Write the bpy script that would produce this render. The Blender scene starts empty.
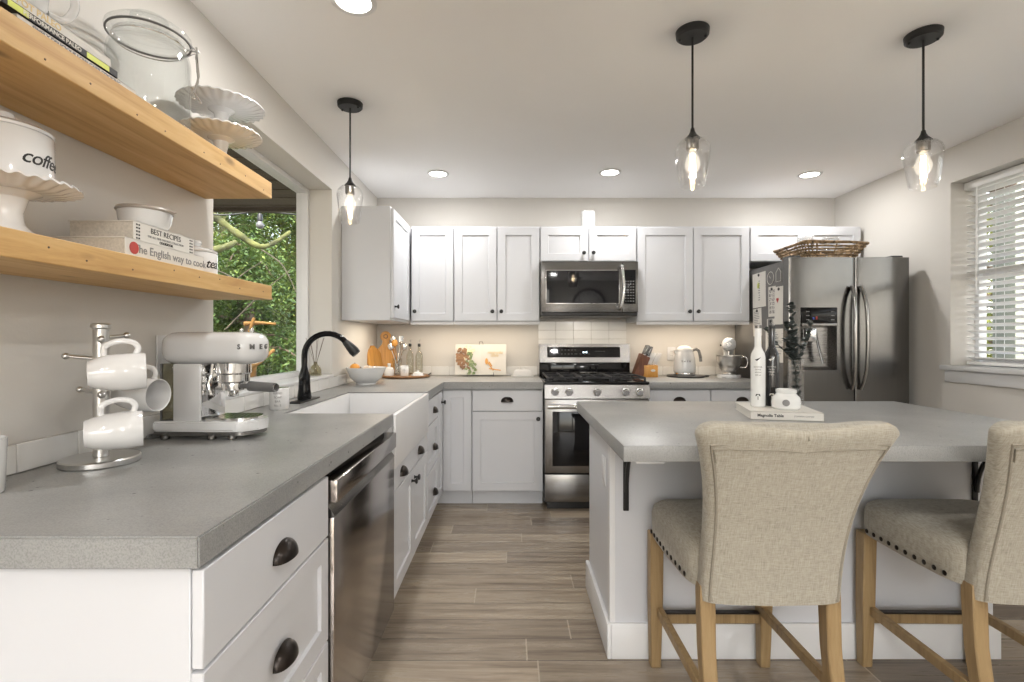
import bpy, bmesh, math, random
from mathutils import Vector, Matrix
S = bpy.context.scene
C = S.collection
PI = math.pi
random.seed(7)

# ------------------------------------------------------------------ camera, world, sun, exposure
cam = bpy.data.cameras.new('camera')
cam.lens = 17.58; cam.sensor_width = 36.0; cam.sensor_fit = 'HORIZONTAL'
cam.shift_x = 0.001; cam.shift_y = -0.002; cam.clip_start = 0.02; cam.clip_end = 200
camo = bpy.data.objects.new('camera', cam); C.objects.link(camo)
camo.location = (0, 0, 1.227); camo.rotation_euler = (PI/2, 0, 0)
S.camera = camo

W = bpy.data.worlds.new('sky'); S.world = W; W.use_nodes = True
_n = W.node_tree.nodes; _l = W.node_tree.links
_bg = _n['Background']
_sky = _n.new('ShaderNodeTexSky'); _sky.sky_type = 'NISHITA'; _sky.sun_disc = False
_sky.sun_elevation = math.radians(48); _sky.sun_rotation = math.radians(170); _sky.air_density = 1.2; _sky.dust_density = 3.0
_hsv = _n.new('ShaderNodeHueSaturation'); _hsv.inputs['Saturation'].default_value = 0.45
_l.new(_sky.outputs[0], _hsv.inputs['Color']); _l.new(_hsv.outputs[0], _bg.inputs[0])
_bg.inputs[1].default_value = 0.72

sun = bpy.data.lights.new('sun', 'SUN'); sun.energy = 6.5; sun.angle = math.radians(4); sun.color = (1, .96, .86)
so = bpy.data.objects.new('sun', sun); C.objects.link(so)
so.rotation_euler = (math.radians(38), 0, math.radians(-4))

S.view_settings.view_transform = 'Standard'; S.view_settings.look = 'None'
S.view_settings.gamma = 1.0; S.view_settings.use_curve_mapping = False
S.view_settings.exposure = 0.36
S.cycles.max_bounces = 10; S.cycles.diffuse_bounces = 6; S.cycles.glossy_bounces = 5
S.cycles.transparent_max_bounces = 24; S.cycles.transmission_bounces = 8
S.cycles.use_denoising = True; S.cycles.sample_clamp_indirect = 6.0
S.cycles.caustics_reflective = False; S.cycles.caustics_refractive = False

def area(name, loc, sx, sy, power, col=(1, 1, 1), rot=(0, 0, 0), shape='RECTANGLE', portal=False, spread=180):
    a = bpy.data.lights.new(name, 'AREA'); a.shape = shape; a.size = sx
    if shape in ('RECTANGLE', 'ELLIPSE'): a.size_y = sy
    a.energy = power; a.color = col; a.spread = math.radians(spread)
    if portal: a.cycles.is_portal = True
    o = bpy.data.objects.new(name, a); C.objects.link(o); o.location = loc; o.rotation_euler = rot
    return o

XL, XR, YB, YR, ZC = -1.155, 2.80, 4.32, -2.6, 2.445     # room shell
# daylight entering by two windows and the added rear one (sky portals)
area('daylight_portal', (-1.5, 2.58, 1.6), 1.25, 1.2, 1, rot=(0, -PI/2, 0), portal=True)
area('daylight_portal', (3.1, 2.07, 1.64), 1.1, 2.2, 1, rot=(0, PI/2, 0), portal=True)
area('daylight_portal', (-.12, -2.85, 1.2), 2.0, 2.3, 1, rot=(PI/2, 0, 0), portal=True)

# ------------------------------------------------------------------ node materials
def mk(name):
    m = bpy.data.materials.new(name); m.use_nodes = True
    return m, m.node_tree.nodes, m.node_tree.links, m.node_tree.nodes['Principled BSDF']
def vin(n, l, sock, v):
    if hasattr(v, 'is_output') or isinstance(v, bpy.types.NodeSocket): l.new(v, sock)
    else: sock.default_value = v
def math_(n, l, op, a, b=0.0, c=None):
    x = n.new('ShaderNodeMath'); x.operation = op
    vin(n, l, x.inputs[0], a); vin(n, l, x.inputs[1], b)
    if c is not None: vin(n, l, x.inputs[2], c)
    return x.outputs[0]
def coords(n, l, scale=(1, 1, 1), rot=(0, 0, 0), loc=(0, 0, 0)):
    tc = n.new('ShaderNodeTexCoord'); mp = n.new('ShaderNodeMapping')
    mp.inputs['Scale'].default_value = scale; mp.inputs['Rotation'].default_value = rot; mp.inputs['Location'].default_value = loc
    l.new(tc.outputs['Object'], mp.inputs[0]); return mp.outputs[0]
def noise(n, l, vec, scale=5, detail=4, rough=.5, dist=0.0):
    t = n.new('ShaderNodeTexNoise'); l.new(vec, t.inputs['Vector']); t.inputs['Scale'].default_value = scale
    t.inputs['Detail'].default_value = detail; t.inputs['Roughness'].default_value = rough; t.inputs['Distortion'].default_value = dist
    return t.outputs['Fac']
def ramp(n, l, fac, stops):
    r = n.new('ShaderNodeValToRGB'); l.new(fac, r.inputs[0]); e = r.color_ramp.elements
    while len(e) < len(stops): e.new(.5)
    for k, (p, c) in enumerate(stops):
        e[k].position = p; e[k].color = (c[0], c[1], c[2], 1) if len(c) == 3 else c
    return r.outputs[0]
def bump(n, l, b, h, strength=.2, dist=.002):
    x = n.new('ShaderNodeBump'); x.inputs['Strength'].default_value = strength; x.inputs['Distance'].default_value = dist
    l.new(h, x.inputs['Height']); l.new(x.outputs[0], b.inputs['Normal'])
def mix(n, l, f, a, b, mode='MIX'):
    x = n.new('ShaderNodeMix'); x.data_type = 'RGBA'; x.blend_type = mode
    vin(n, l, x.inputs[0], f)
    for s, v in ((x.inputs[6], a), (x.inputs[7], b)):
        if isinstance(v, bpy.types.NodeSocket): l.new(v, s)
        else: s.default_value = (v[0], v[1], v[2], 1)
    return x.outputs[2]

def plain(name, col, rough=.5, metal=0.0, var=.06, nscale=12, bs=0.0, bscale=300, coat=0.0, sheen=0.0, em=None, es=0.0):
    m, n, l, b = mk(name)
    v = coords(n, l)
    c2 = [max(0, x * (1 - var)) for x in col]; c1 = [min(1, x * (1 + var)) for x in col]
    l.new(ramp(n, l, noise(n, l, v, nscale, 3), [(.3, c2), (.7, c1)]), b.inputs['Base Color'])
    b.inputs['Roughness'].default_value = rough; b.inputs['Metallic'].default_value = metal
    b.inputs['Coat Weight'].default_value = coat; b.inputs['Sheen Weight'].default_value = sheen
    if bs: bump(n, l, b, noise(n, l, v, bscale, 2), bs, .001)
    if em: b.inputs['Emission Color'].default_value = (*em, 1); b.inputs['Emission Strength'].default_value = es
    return m

def thin_glass(name, tint=(1, 1, 1), base=.04, rough=.02, edge=.55):
    m, n, l, b = mk(name); n.remove(b)
    out = n['Material Output']; t = n.new('ShaderNodeBsdfTransparent'); g = n.new('ShaderNodeBsdfGlossy')
    t.inputs[0].default_value = (*tint, 1); g.inputs['Roughness'].default_value = rough
    lw = n.new('ShaderNodeLayerWeight'); lw.inputs['Blend'].default_value = .25
    f = math_(n, l, 'MULTIPLY_ADD', lw.outputs['Facing'], edge, base)
    f2 = math_(n, l, 'POWER', f, 1.4)
    mx = n.new('ShaderNodeMixShader'); l.new(f2, mx.inputs[0]); l.new(t.outputs[0], mx.inputs[1]); l.new(g.outputs[0], mx.inputs[2])
    l.new(mx.outputs[0], out.inputs[0]); return m

def wood(name, dark, mid, light, axis='Y', scale=1.0, rough=.5, knots=True, stretch=10):
    m, n, l, b = mk(name)
    s = [stretch * scale] * 3; s['XYZ'.index(axis)] = scale * .8
    v = coords(n, l, tuple(s))
    g = noise(n, l, v, 2.2, 6, .62, .6)
    col = ramp(n, l, g, [(.25, dark), (.5, mid), (.75, light)])
    fine = noise(n, l, coords(n, l, tuple(x * 6 for x in s)), 3, 3)
    col = mix(n, l, math_(n, l, 'MULTIPLY', fine, .25), col, dark)
    if knots:
        vo = n.new('ShaderNodeTexVoronoi'); k = [9, 9, 9]; k['XYZ'.index(axis)] = 3.5
        l.new(coords(n, l, tuple(k)), vo.inputs['Vector']); vo.inputs['Scale'].default_value = 1.0
        kf = ramp(n, l, vo.outputs['Distance'], [(.05, (1, 1, 1)), (.13, (0, 0, 0))])
        col = mix(n, l, math_(n, l, 'MULTIPLY', kf, .7), col, [d * .35 for d in dark])
    l.new(col, b.inputs['Base Color']); b.inputs['Roughness'].default_value = rough
    bump(n, l, b, g, .12, .002); return m

def concrete(name):
    m, n, l, b = mk(name); v = coords(n, l)
    c = ramp(n, l, noise(n, l, v, 3.2, 6, .6), [(.3, (.225, .228, .226)), (.7, (.315, .318, .312))])
    sp = ramp(n, l, noise(n, l, v, 330, 2, .6), [(.36, (.16, .16, .155)), (.47, (.5, .5, .5)), (.68, (.8, .8, .78))])
    c = mix(n, l, .25, c, sp, 'OVERLAY')
    vo = n.new('ShaderNodeTexVoronoi'); l.new(v, vo.inputs['Vector']); vo.inputs['Scale'].default_value = 26
    pit = ramp(n, l, vo.outputs['Distance'], [(.08, (1, 1, 1)), (.12, (0, 0, 0))])
    sel = ramp(n, l, noise(n, l, v, 14, 1), [(.50, (0, 0, 0)), (.54, (1, 1, 1))])
    pm = math_(n, l, 'MULTIPLY', pit, sel)
    l.new(mix(n, l, pm, c, (.05, .05, .048)), b.inputs['Base Color'])
    b.inputs['Roughness'].default_value = .36
    h = math_(n, l, 'SUBTRACT', math_(n, l, 'MULTIPLY', noise(n, l, v, 40, 3), .15), pm)
    bump(n, l, b, h, .2, .002); return m

def floor_mat():
    m, n, l, b = mk('floor_planks')
    tc = n.new('ShaderNodeTexCoord'); sx = n.new('ShaderNodeSeparateXYZ'); l.new(tc.outputs['Object'], sx.inputs[0])
    pw, pl = .1385, 1.22
    yy = math_(n, l, 'DIVIDE', math_(n, l, 'ADD', sx.outputs[1], .031 + 20 * pw), pw)
    row = math_(n, l, 'FLOOR', yy)
    wn = n.new('ShaderNodeTexWhiteNoise'); wn.noise_dimensions = '1D'; l.new(row, wn.inputs['W'])
    xx = math_(n, l, 'ADD', math_(n, l, 'DIVIDE', sx.outputs[0], pl), math_(n, l, 'MULTIPLY', wn.outputs['Value'], 7.0))
    pk = math_(n, l, 'FLOOR', xx)
    wn2 = n.new('ShaderNodeTexWhiteNoise'); wn2.noise_dimensions = '2D'
    cb = n.new('ShaderNodeCombineXYZ'); l.new(row, cb.inputs[0]); l.new(pk, cb.inputs[1]); l.new(cb.outputs[0], wn2.inputs['Vector'])
    rnd = wn2.outputs['Value']
    cb2 = n.new('ShaderNodeCombineXYZ')
    l.new(math_(n, l, 'ADD', math_(n, l, 'MULTIPLY', sx.outputs[0], .9), math_(n, l, 'MULTIPLY', rnd, 40)), cb2.inputs[0])
    l.new(math_(n, l, 'ADD', math_(n, l, 'MULTIPLY', sx.outputs[1], 14), math_(n, l, 'MULTIPLY', rnd, 9)), cb2.inputs[1])
    g = noise(n, l, cb2.outputs[0], 2.0, 7, .65, .5)
    base = ramp(n, l, g, [(.28, (.135, .102, .074)), (.45, (.27, .222, .172)), (.55, (.335, .285, .225)), (.72, (.46, .405, .33))])
    tint = ramp(n, l, rnd, [(0, (.42, .39, .37)), (.25, (.68, .65, .63)), (.7, (.90, .88, .85)), (1, (1.18, 1.15, 1.10))])
    c = mix(n, l, 1.0, base, tint, 'MULTIPLY')
    fy = math_(n, l, 'FRACT', yy); fx = math_(n, l, 'FRACT', xx)
    ey = math_(n, l, 'MINIMUM', fy, math_(n, l, 'SUBTRACT', 1.0, fy)); ex = math_(n, l, 'MINIMUM', fx, math_(n, l, 'SUBTRACT', 1.0, fx))
    sy = math_(n, l, 'LESS_THAN', ey, .016); sxx = math_(n, l, 'LESS_THAN', ex, .0024)
    c = mix(n, l, math_(n, l, 'MULTIPLY', sy, .75), c, (.06, .05, .04))
    c = mix(n, l, math_(n, l, 'MULTIPLY', sxx, .8), c, (.42, .36, .28))
    l.new(c, b.inputs['Base Color'])
    l.new(ramp(n, l, g, [(.3, (.34, .34, .34)), (.7, (.24, .24, .24))]), b.inputs['Roughness'])
    h = math_(n, l, 'SUBTRACT', math_(n, l, 'MULTIPLY', g, .3), math_(n, l, 'MAXIMUM', sy, sxx))
    bump(n, l, b, h, .25, .002); return m

def steel(name, col=(.56, .55, .54), rough=.24, axis='X', amt=.05):
    m, n, l, b = mk(name)
    s = [160, 160, 160]; s['XYZ'.index(axis)] = 1.5
    g = noise(n, l, coords(n, l, tuple(s)), 3, 3)
    l.new(ramp(n, l, g, [(.3, [c * .88 for c in col]), (.7, col)]), b.inputs['Base Color'])
    b.inputs['Metallic'].default_value = 1.0
    l.new(math_(n, l, 'MULTIPLY_ADD', g, .12, rough - .06), b.inputs['Roughness'])
    bump(n, l, b, g, amt, .0006); return m

def fabric():
    m, n, l, b = mk('linen_fabric')
    a = noise(n, l, coords(n, l, (520, 60, 40)), 1.0, 3, .6); c = noise(n, l, coords(n, l, (50, 60, 520)), 1.0, 3, .6)
    w = math_(n, l, 'MULTIPLY', math_(n, l, 'ADD', a, c), .5)
    big = noise(n, l, coords(n, l), 5, 3)
    col = ramp(n, l, w, [(.36, (.235, .216, .172)), (.5, (.345, .322, .265)), (.66, (.435, .41, .35))])
    col = mix(n, l, math_(n, l, 'MULTIPLY', big, .25), col, (.42, .375, .305))
    l.new(col, b.inputs['Base Color']); b.inputs['Roughness'].default_value = .9; b.inputs['Sheen Weight'].default_value = .15
    bump(n, l, b, w, .35, .0015); return m

def leaves_mat(name, cols):
    m, n, l, b = mk(name)
    g = noise(n, l, coords(n, l), 3.6, 6, .8)
    l.new(ramp(n, l, g, [(.3, cols[0]), (.5, cols[1]), (.7, cols[2])]), b.inputs['Base Color'])
    b.inputs['Roughness'].default_value = .55
    b.inputs['Subsurface Weight'].default_value = 0.0
    b.inputs['Transmission Weight'].default_value = 0.0
    tr = n.new('ShaderNodeBsdfTranslucent'); l.new(ramp(n, l, g, [(.3, cols[1]), (.7, cols[2])]), tr.inputs[0])
    mx = n.new('ShaderNodeMixShader'); mx.inputs[0].default_value = .25
    l.new(b.outputs[0], mx.inputs[1]); l.new(tr.outputs[0], mx.inputs[2]); l.new(mx.outputs[0], n['Material Output'].inputs[0])
    return m

def picture_mat(name, stops, scale=60, bg=(.85, .82, .76)):
    m, n, l, b = mk(name)
    g = noise(n, l, coords(n, l), scale, 4, .6)
    l.new(ramp(n, l, g, stops), b.inputs['Base Color']); b.inputs['Roughness'].default_value = .35
    return m

def wicker_mat():
    return plain('wicker', (.30, .215, .13), .7, var=.45, nscale=60, bs=.3)

M = {}
M['wall'] = plain('wall_paint', (.62, .60, .565), .65, var=.015, nscale=2, bs=.25, bscale=160)
M['ceil'] = plain('ceiling_paint', (.88, .875, .87), .8, var=.01, nscale=2, bs=.1, bscale=120)
M['trim'] = plain('white_trim_paint', (.70, .705, .71), .35, var=.01)
M['cab'] = plain('cabinet_white', (.60, .612, .64), .33, var=.012, nscale=3)
M['rail'] = plain('cabinet_edge_white', (.68, .68, .69), .4, var=.012)
M['conc'] = concrete('polished_concrete')
M['floor'] = floor_mat()
M['steel'] = steel('brushed_steel', (.25, .243, .235))
M['steelv'] = steel('brushed_steel_vertical', (.20, .196, .19), .20, 'Z', .03)
M['steeld'] = steel('dark_steel', (.30, .29, .28), .28, 'X')
M['dwface'] = steel('dishwasher_steel', (.46, .42, .39), .17, 'Y', .02)
M['steelh'] = steel('handle_steel', (.42, .41, .40), .14, 'Z', .01)
M['chrome'] = plain('chrome', (.80, .80, .80), .07, 1.0, var=.02)
M['bronze'] = plain('dark_bronze', (.03, .024, .021), .28, .75, var=.3, nscale=40)
M['black'] = plain('black_metal', (.018, .018, .018), .42, .3, var=.2)
M['blackgloss'] = plain('black_gloss', (.006, .006, .007), .04, 0, var=.1, coat=.6)
M['blackgloss'].node_tree.nodes['Principled BSDF'].inputs['Coat Weight'].default_value = 0.0
M['blackgloss'].node_tree.nodes['Principled BSDF'].inputs['Specular IOR Level'].default_value = .3
M['blackpl'] = plain('black_plastic', (.02, .02, .02), .35, 0, var=.2)
M['iron'] = plain('cast_iron', (.028, .028, .03), .5, .4, var=.3, bs=.3)
M['grayp'] = plain('gray_plastic', (.12, .12, .12), .35, 0)
M['fridgeside'] = plain('fridge_side_gray', (.15, .147, .143), .4, .3, var=.03)
M['ceramic'] = plain('white_ceramic', (.68, .68, .678), .08, 0, var=.01, coat=.5)
M['ceram2'] = plain('offwhite_ceramic', (.72, .70, .67), .2, 0, var=.02)
M['shedw'] = plain('shed_paint', (.42, .43, .42), .7)
M['bowlsteel'] = plain('bowl_steel', (.62, .61, .59), .28, 1.0, var=.02)
M['lidtan'] = plain('taupe_ceramic', (.36, .32, .28), .3)
M['fireclay'] = plain('fireclay_white', (.70, .70, .705), .32, var=.01)
M['enamel'] = plain('cream_enamel', (.64, .645, .65), .12, 0, var=.01, coat=.6)
M['tile'] = plain('white_glazed_tile', (.76, .755, .735), .12, 0, var=.03, nscale=7, coat=.4)
M['grout'] = plain('grout', (.42, .40, .37), .8, 0)
M['pine'] = wood('pine', (.44, .24, .075), (.62, .39, .15), (.72, .50, .235), 'Y', 1.4, .5)
M['oak'] = wood('oak_leg', (.20, .125, .055), (.30, .205, .098), (.38, .27, .14), 'Z', 2.0, .5, False, 12)
M['board'] = wood('acacia', (.10, .045, .018), (.26, .13, .055), (.42, .24, .11), 'X', 3.0, .4, False)
M['amber'] = wood('amber_wood', (.45, .20, .04), (.65, .32, .07), (.75, .40, .10), 'Z', 3.0, .4, False)
M['cherry'] = wood('cherry_wood', (.09, .03, .015), (.17, .06, .028), (.22, .085, .04), 'Z', 3.0, .35, False)
M['fabric'] = fabric()
M['piping'] = plain('fabric_piping', (.26, .235, .19), .9, var=.1, nscale=200, bs=.3)
M['paper'] = plain('paper', (.66, .64, .595), .7, var=.02)
M['pages'] = plain('book_pages', (.50, .46, .40), .8, var=.12, nscale=180)
M['ink'] = plain('black_ink', (.015, .015, .015), .6)
M['grayink'] = plain('gray_ink', (.22, .22, .22), .6)
M['gold'] = plain('gold_ink', (.62, .47, .22), .5)
M['lime'] = plain('lime_print', (.62, .68, .10), .5)
M['redink'] = plain('red_print', (.45, .05, .04), .5)
M['blueink'] = plain('blue_light_print', (.05, .09, .5), .4)
M['orange'] = plain('orange_peel', (.75, .33, .05), .45, var=.1, bs=.3, bscale=90)
M['onion'] = plain('pale_onion', (.72, .60, .48), .4, var=.15)
M['glass'] = thin_glass('clear_glass', (.99, .99, .99), .08)
M['jarglass'] = thin_glass('jar_glass', (.95, .96, .96), .07)
M['pane'] = thin_glass('window_glass', (.99, .99, .99), .02, edge=.12)
M['oil'] = thin_glass('oil_bottle_glass', (.93, .93, .90), .10)
M['frost'] = plain('frosted_white_glass', (.80, .79, .77), .25, var=.02, coat=.4)
M['milk'] = plain('milk_glass', (.74, .75, .74), .12, var=.02, coat=.5)
M['darkbottle'] = plain('dark_bottle_glass', (.015, .015, .017), .08, coat=.6)
M['eucal'] = plain('dark_eucalyptus', (.035, .045, .042), .5, var=.5, nscale=80)
M['wicker'] = plain('wicker', (.25, .17, .095), .7, var=.7, nscale=45, bs=.3)
M['blind'] = plain('blind_slat_white', (.80, .80, .79), .45, var=.01)
M['bark'] = plain('bark', (.12, .085, .06), .9, var=.4, nscale=9, bs=.8, bscale=30)
M['twig'] = plain('twig_bark', (.05, .04, .025), .9, var=.4)
M['moss'] = plain('mossy_bark', (.075, .08, .022), .9, var=.7, nscale=5, bs=.8, bscale=40)
M['amberbrown'] = plain('amber_brown', (.20, .10, .02), .8, var=.4, nscale=9)
M['leafA'] = leaves_mat('cedar_green', [(.005, .016, .004), (.045, .095, .018), (.22, .27, .05)])
M['leafB'] = leaves_mat('yellow_green', [(.03, .04, .008), (.16, .19, .025), (.46, .46, .07)])
M['leafC'] = leaves_mat('olive_twigs', [(.05, .05, .022), (.13, .13, .06), (.25, .24, .13)])
M['grass'] = plain('forest_floor', (.19, .175, .14), .95, var=.5, nscale=4, bs=.6, bscale=30)
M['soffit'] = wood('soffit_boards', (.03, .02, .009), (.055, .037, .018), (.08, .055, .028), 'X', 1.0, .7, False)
M['siding'] = plain('sage_siding', (.22, .24, .20), .7, var=.04)
def glow_glass():
    m, n, l, b = mk('glowing_bulb_glass'); n.remove(b)
    t = n.new('ShaderNodeBsdfTransparent'); e = n.new('ShaderNodeEmission'); e.inputs[0].default_value = (1, .90, .74, 1); e.inputs[1].default_value = 2.2
    mx = n.new('ShaderNodeMixShader'); mx.inputs[0].default_value = .14
    l.new(t.outputs[0], mx.inputs[1]); l.new(e.outputs[0], mx.inputs[2]); l.new(mx.outputs[0], n['Material Output'].inputs[0]); return m
M['bulbglass'] = glow_glass()
M['filament'] = plain('filament', (1, .8, .5), .5, em=(1, .72, .38), es=34)
M['bulbglow'] = plain('frosted_bulb_glow', (1, .95, .85), .5, em=(1, .88, .68), es=9)
M['lens'] = plain('downlight_lens', (1, 1, 1), .5, em=(1, .95, .86), es=14)
M['led'] = plain('display_led', (.6, .8, .9), .5, em=(.7, .9, 1), es=2.5)

# ------------------------------------------------------------------ mesh helpers
def B(): return bmesh.new()
def xf(bm, vs, mat):
    if mat is not None: bmesh.ops.transform(bm, matrix=mat, verts=vs)
def box(bm, x0, x1, y0, y1, z0, z1, bev=0.0, seg=2, mat=None):
    vs = [bm.verts.new((x, y, z)) for x in (x0, x1) for y in (y0, y1) for z in (z0, z1)]
    f = [(0, 1, 3, 2), (4, 6, 7, 5), (0, 4, 5, 1), (2, 3, 7, 6), (0, 2, 6, 4), (1, 5, 7, 3)]
    fs = [bm.faces.new([vs[i] for i in q]) for q in f]
    new = vs
    if bev:
        es = list({e for q in fs for e in q.edges})
        r = bmesh.ops.bevel(bm, geom=es, offset=bev, segments=seg, affect='EDGES', profile=.5)
        new = list({v for v in r['verts']} | {v for v in vs if v.is_valid})
    xf(bm, new, mat); return new
def lathe(bm, prof, seg=32, mat=None, cap=(False, False)):
    rings = []; new = []
    for r, z in prof:
        if r < 1e-5: rings.append([bm.verts.new((0, 0, z))]); new += rings[-1]; continue
        rg = [bm.verts.new((r * math.cos(2*PI*k/seg), r * math.sin(2*PI*k/seg), z)) for k in range(seg)]
        rings.append(rg); new += rg
    for a, b in zip(rings, rings[1:]):
        for k in range(seg):
            j = (k + 1) % seg
            if len(a) == 1 and len(b) == 1: continue
            if len(a) == 1: bm.faces.new((a[0], b[j], b[k]))
            elif len(b) == 1: bm.faces.new((a[k], a[j], b[0]))
            else: bm.faces.new((a[k], a[j], b[j], b[k]))
    if cap[0] and len(rings[0]) > 1: bm.faces.new(list(reversed(rings[0])))
    if cap[1] and len(rings[-1]) > 1: bm.faces.new(rings[-1])
    xf(bm, new, mat); return new
def cyl(bm, r, z0, z1, seg=24, mat=None, bev=.0):
    b = min(bev, abs(z1 - z0) / 3)
    if b: p = [(0, z0), (r - b, z0), (r, z0 + b), (r, z1 - b), (r - b, z1), (0, z1)]
    else: p = [(0, z0), (r, z0), (r, z1), (0, z1)]
    return lathe(bm, p, seg, mat)
def ball(bm, r, loc=(0, 0, 0), seg=16, sc=(1, 1, 1)):
    n = max(6, seg // 2)
    return lathe(bm, [(r * math.sin(PI * k / n), -r * math.cos(PI * k / n)) for k in range(n + 1)], seg,
                 Matrix.Translation(loc) @ Matrix.Diagonal((*sc, 1)))
def tube(bm, pts, r, seg=10, closed=False, caps=True, flat=1.0):
    pts = [Vector(p) for p in pts]; n = len(pts); rs = r if isinstance(r, (list, tuple)) else [r] * n
    rings = []; prev = None
    for i, p in enumerate(pts):
        if closed: t = pts[(i + 1) % n] - pts[i - 1]
        else: t = pts[min(i + 1, n - 1)] - pts[max(i - 1, 0)]
        t.normalize()
        if prev is None:
            u = t.orthogonal().normalized() if abs(t.z) > .9 else t.cross(Vector((0, 0, 1))).normalized()
        else:
            u = (prev - t * prev.dot(t)).normalized()
        prev = u; w = t.cross(u)
        rings.append([bm.verts.new(p + (u * math.cos(2*PI*k/seg) + w * math.sin(2*PI*k/seg) * flat) * rs[i]) for k in range(seg)])
    m = n if closed else n - 1
    for i in range(m):
        a, b = rings[i], rings[(i + 1) % n]
        for k in range(seg):
            j = (k + 1) % seg; bm.faces.new((a[k], a[j], b[j], b[k]))
    if caps and not closed:
        bm.faces.new(list(reversed(rings[0]))); bm.faces.new(rings[-1])
    return [v for rg in rings for v in rg]
def prism(bm, poly, z0, z1, mat=None, bev=0.0):
    a = [bm.verts.new((x, y, z0)) for x, y in poly]; b = [bm.verts.new((x, y, z1)) for x, y in poly]
    n = len(poly); fs = [bm.faces.new(list(reversed(a))), bm.faces.new(b)]
    for k in range(n):
        j = (k + 1) % n; fs.append(bm.faces.new((a[k], a[j], b[j], b[k])))
    new = a + b
    if bev:
        es = list({e for q in fs for e in q.edges})
        r = bmesh.ops.bevel(bm, geom=es, offset=bev, segments=2, affect='EDGES')
        new = list(set(r['verts']) | {v for v in new if v.is_valid})
    xf(bm, new, mat); return new
def frame_m(o, u, v):
    u = Vector(u).normalized(); v = Vector(v).normalized(); w = u.cross(v)
    return Matrix(((u.x, v.x, w.x, o[0]), (u.y, v.y, w.y, o[1]), (u.z, v.z, w.z, o[2]), (0, 0, 0, 1)))
def T(x, y, z): return Matrix.Translation((x, y, z))
def R(a, ax): return Matrix.Rotation(a, 4, ax)
def smooth_path(pts, k=6):
    P = [Vector(p) for p in pts]; out = []
    for i in range(len(P) - 1):
        p0 = P[max(i - 1, 0)]; p1 = P[i]; p2 = P[i + 1]; p3 = P[min(i + 2, len(P) - 1)]
        for j in range(k):
            t = j / k
            out.append(.5 * ((2 * p1) + (p2 - p0) * t + (2*p0 - 5*p1 + 4*p2 - p3) * t*t + (3*p1 - p0 - 3*p2 + p3) * t**3))
    out.append(P[-1]); return out

def obj(name, bm, mats, parent=None, loc=None, rot=None, subsurf=0, sharp=38, mods=None):
    bmesh.ops.recalc_face_normals(bm, faces=bm.faces)
    me = bpy.data.meshes.new(name); bm.to_mesh(me); bm.free()
    for m in (mats if isinstance(mats, (list, tuple)) else [mats]): me.materials.append(M[m] if isinstance(m, str) else m)
    me.shade_smooth(); me.set_sharp_from_angle(angle=math.radians(sharp))
    o = bpy.data.objects.new(name, me); C.objects.link(o)
    if parent: o.parent = parent
    if loc: o.location = loc
    if rot: o.rotation_euler = rot
    if subsurf:
        s = o.modifiers.new('smooth', 'SUBSURF'); s.levels = subsurf; s.render_levels = subsurf
    return o
def tag(o, label, cat, group=None):
    o['label'] = label; o['category'] = cat
    if group: o['group'] = group
    return o
def thing(name, label, cat, loc=(0, 0, 0), rotz=0.0, group=None):
    o = bpy.data.objects.new(name, None); C.objects.link(o); o.empty_display_size = .05
    o.location = loc; o.rotation_euler = (0, 0, rotz)
    return tag(o, label, cat, group)
def struct(name, bm, mats, parent=None, **k):
    o = obj(name, bm, mats, parent, **k)
    if not parent: o['kind'] = 'structure'
    return o
def dup(root, loc, rotz, label, group=None):
    r = root.copy(); C.objects.link(r); r.location = loc; r.rotation_euler = (0, 0, rotz); r['label'] = label
    if group: r['group'] = group
    for ch in list(root.children):
        c = ch.copy(); C.objects.link(c); c.parent = r
        for g in list(ch.children):
            d = g.copy(); C.objects.link(d); d.parent = c
    return r
def text_bm(s, size, depth=.0006, mat=None, shear=0.0, bold=0.0, space=1.0, align='CENTER'):
    cu = bpy.data.curves.new('txt', 'FONT'); cu.body = s; cu.size = size; cu.extrude = depth; cu.offset = bold
    cu.align_x = align; cu.align_y = 'CENTER'; cu.shear = shear; cu.space_character = space; cu.resolution_u = 3
    o = bpy.data.objects.new('txt', cu); C.objects.link(o)
    me = bpy.data.meshes.new_from_object(o.evaluated_get(bpy.context.evaluated_depsgraph_get()))
    bm = bmesh.new(); bm.from_mesh(me)
    C.objects.unlink(o); bpy.data.objects.remove(o); bpy.data.curves.remove(cu); bpy.data.meshes.remove(me)
    if mat is not None: bmesh.ops.transform(bm, matrix=mat, verts=bm.verts[:])
    return bm
def wrap(bm, r, ang0):          # bend a flat text (XY plane) round a vertical cylinder of radius r, centre angle ang0
    for v in bm.verts:
        a = ang0 + v.co.x / r; rr = r + v.co.z
        v.co = Vector((rr * math.cos(a), rr * math.sin(a), v.co.y))
    return bm
def shaker(bm, x0, x1, z0, z1, t=.02, rail=.057, d=.009, mat=None):
    o = [(x0, z0), (x1, z0), (x1, z1), (x0, z1)]
    i1 = [(x0 + rail, z0 + rail), (x1 - rail, z0 + rail), (x1 - rail, z1 - rail), (x0 + rail, z1 - rail)]
    e = .003
    i2 = [(a + (e if a < (x0+x1)/2 else -e), c + (e if c < (z0+z1)/2 else -e)) for a, c in i1]
    b = .0018
    o1 = [(a + (b if a < (x0+x1)/2 else -b), c + (b if c < (z0+z1)/2 else -b)) for a, c in o]
    L = [[bm.verts.new((a, y, c)) for a, c in q] for q, y in ((o, t), (o, b), (o1, 0), (i1, 0), (i2, d))]
    bm.faces.new(L[0]); bm.faces.new(list(reversed(L[4])))
    for p, q in zip(L, L[1:]):
        for k in range(4):
            j = (k + 1) % 4; bm.faces.new((p[k], p[j], q[j], q[k]))
    vs = [v for q in L for v in q]; xf(bm, vs, mat); return vs
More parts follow.
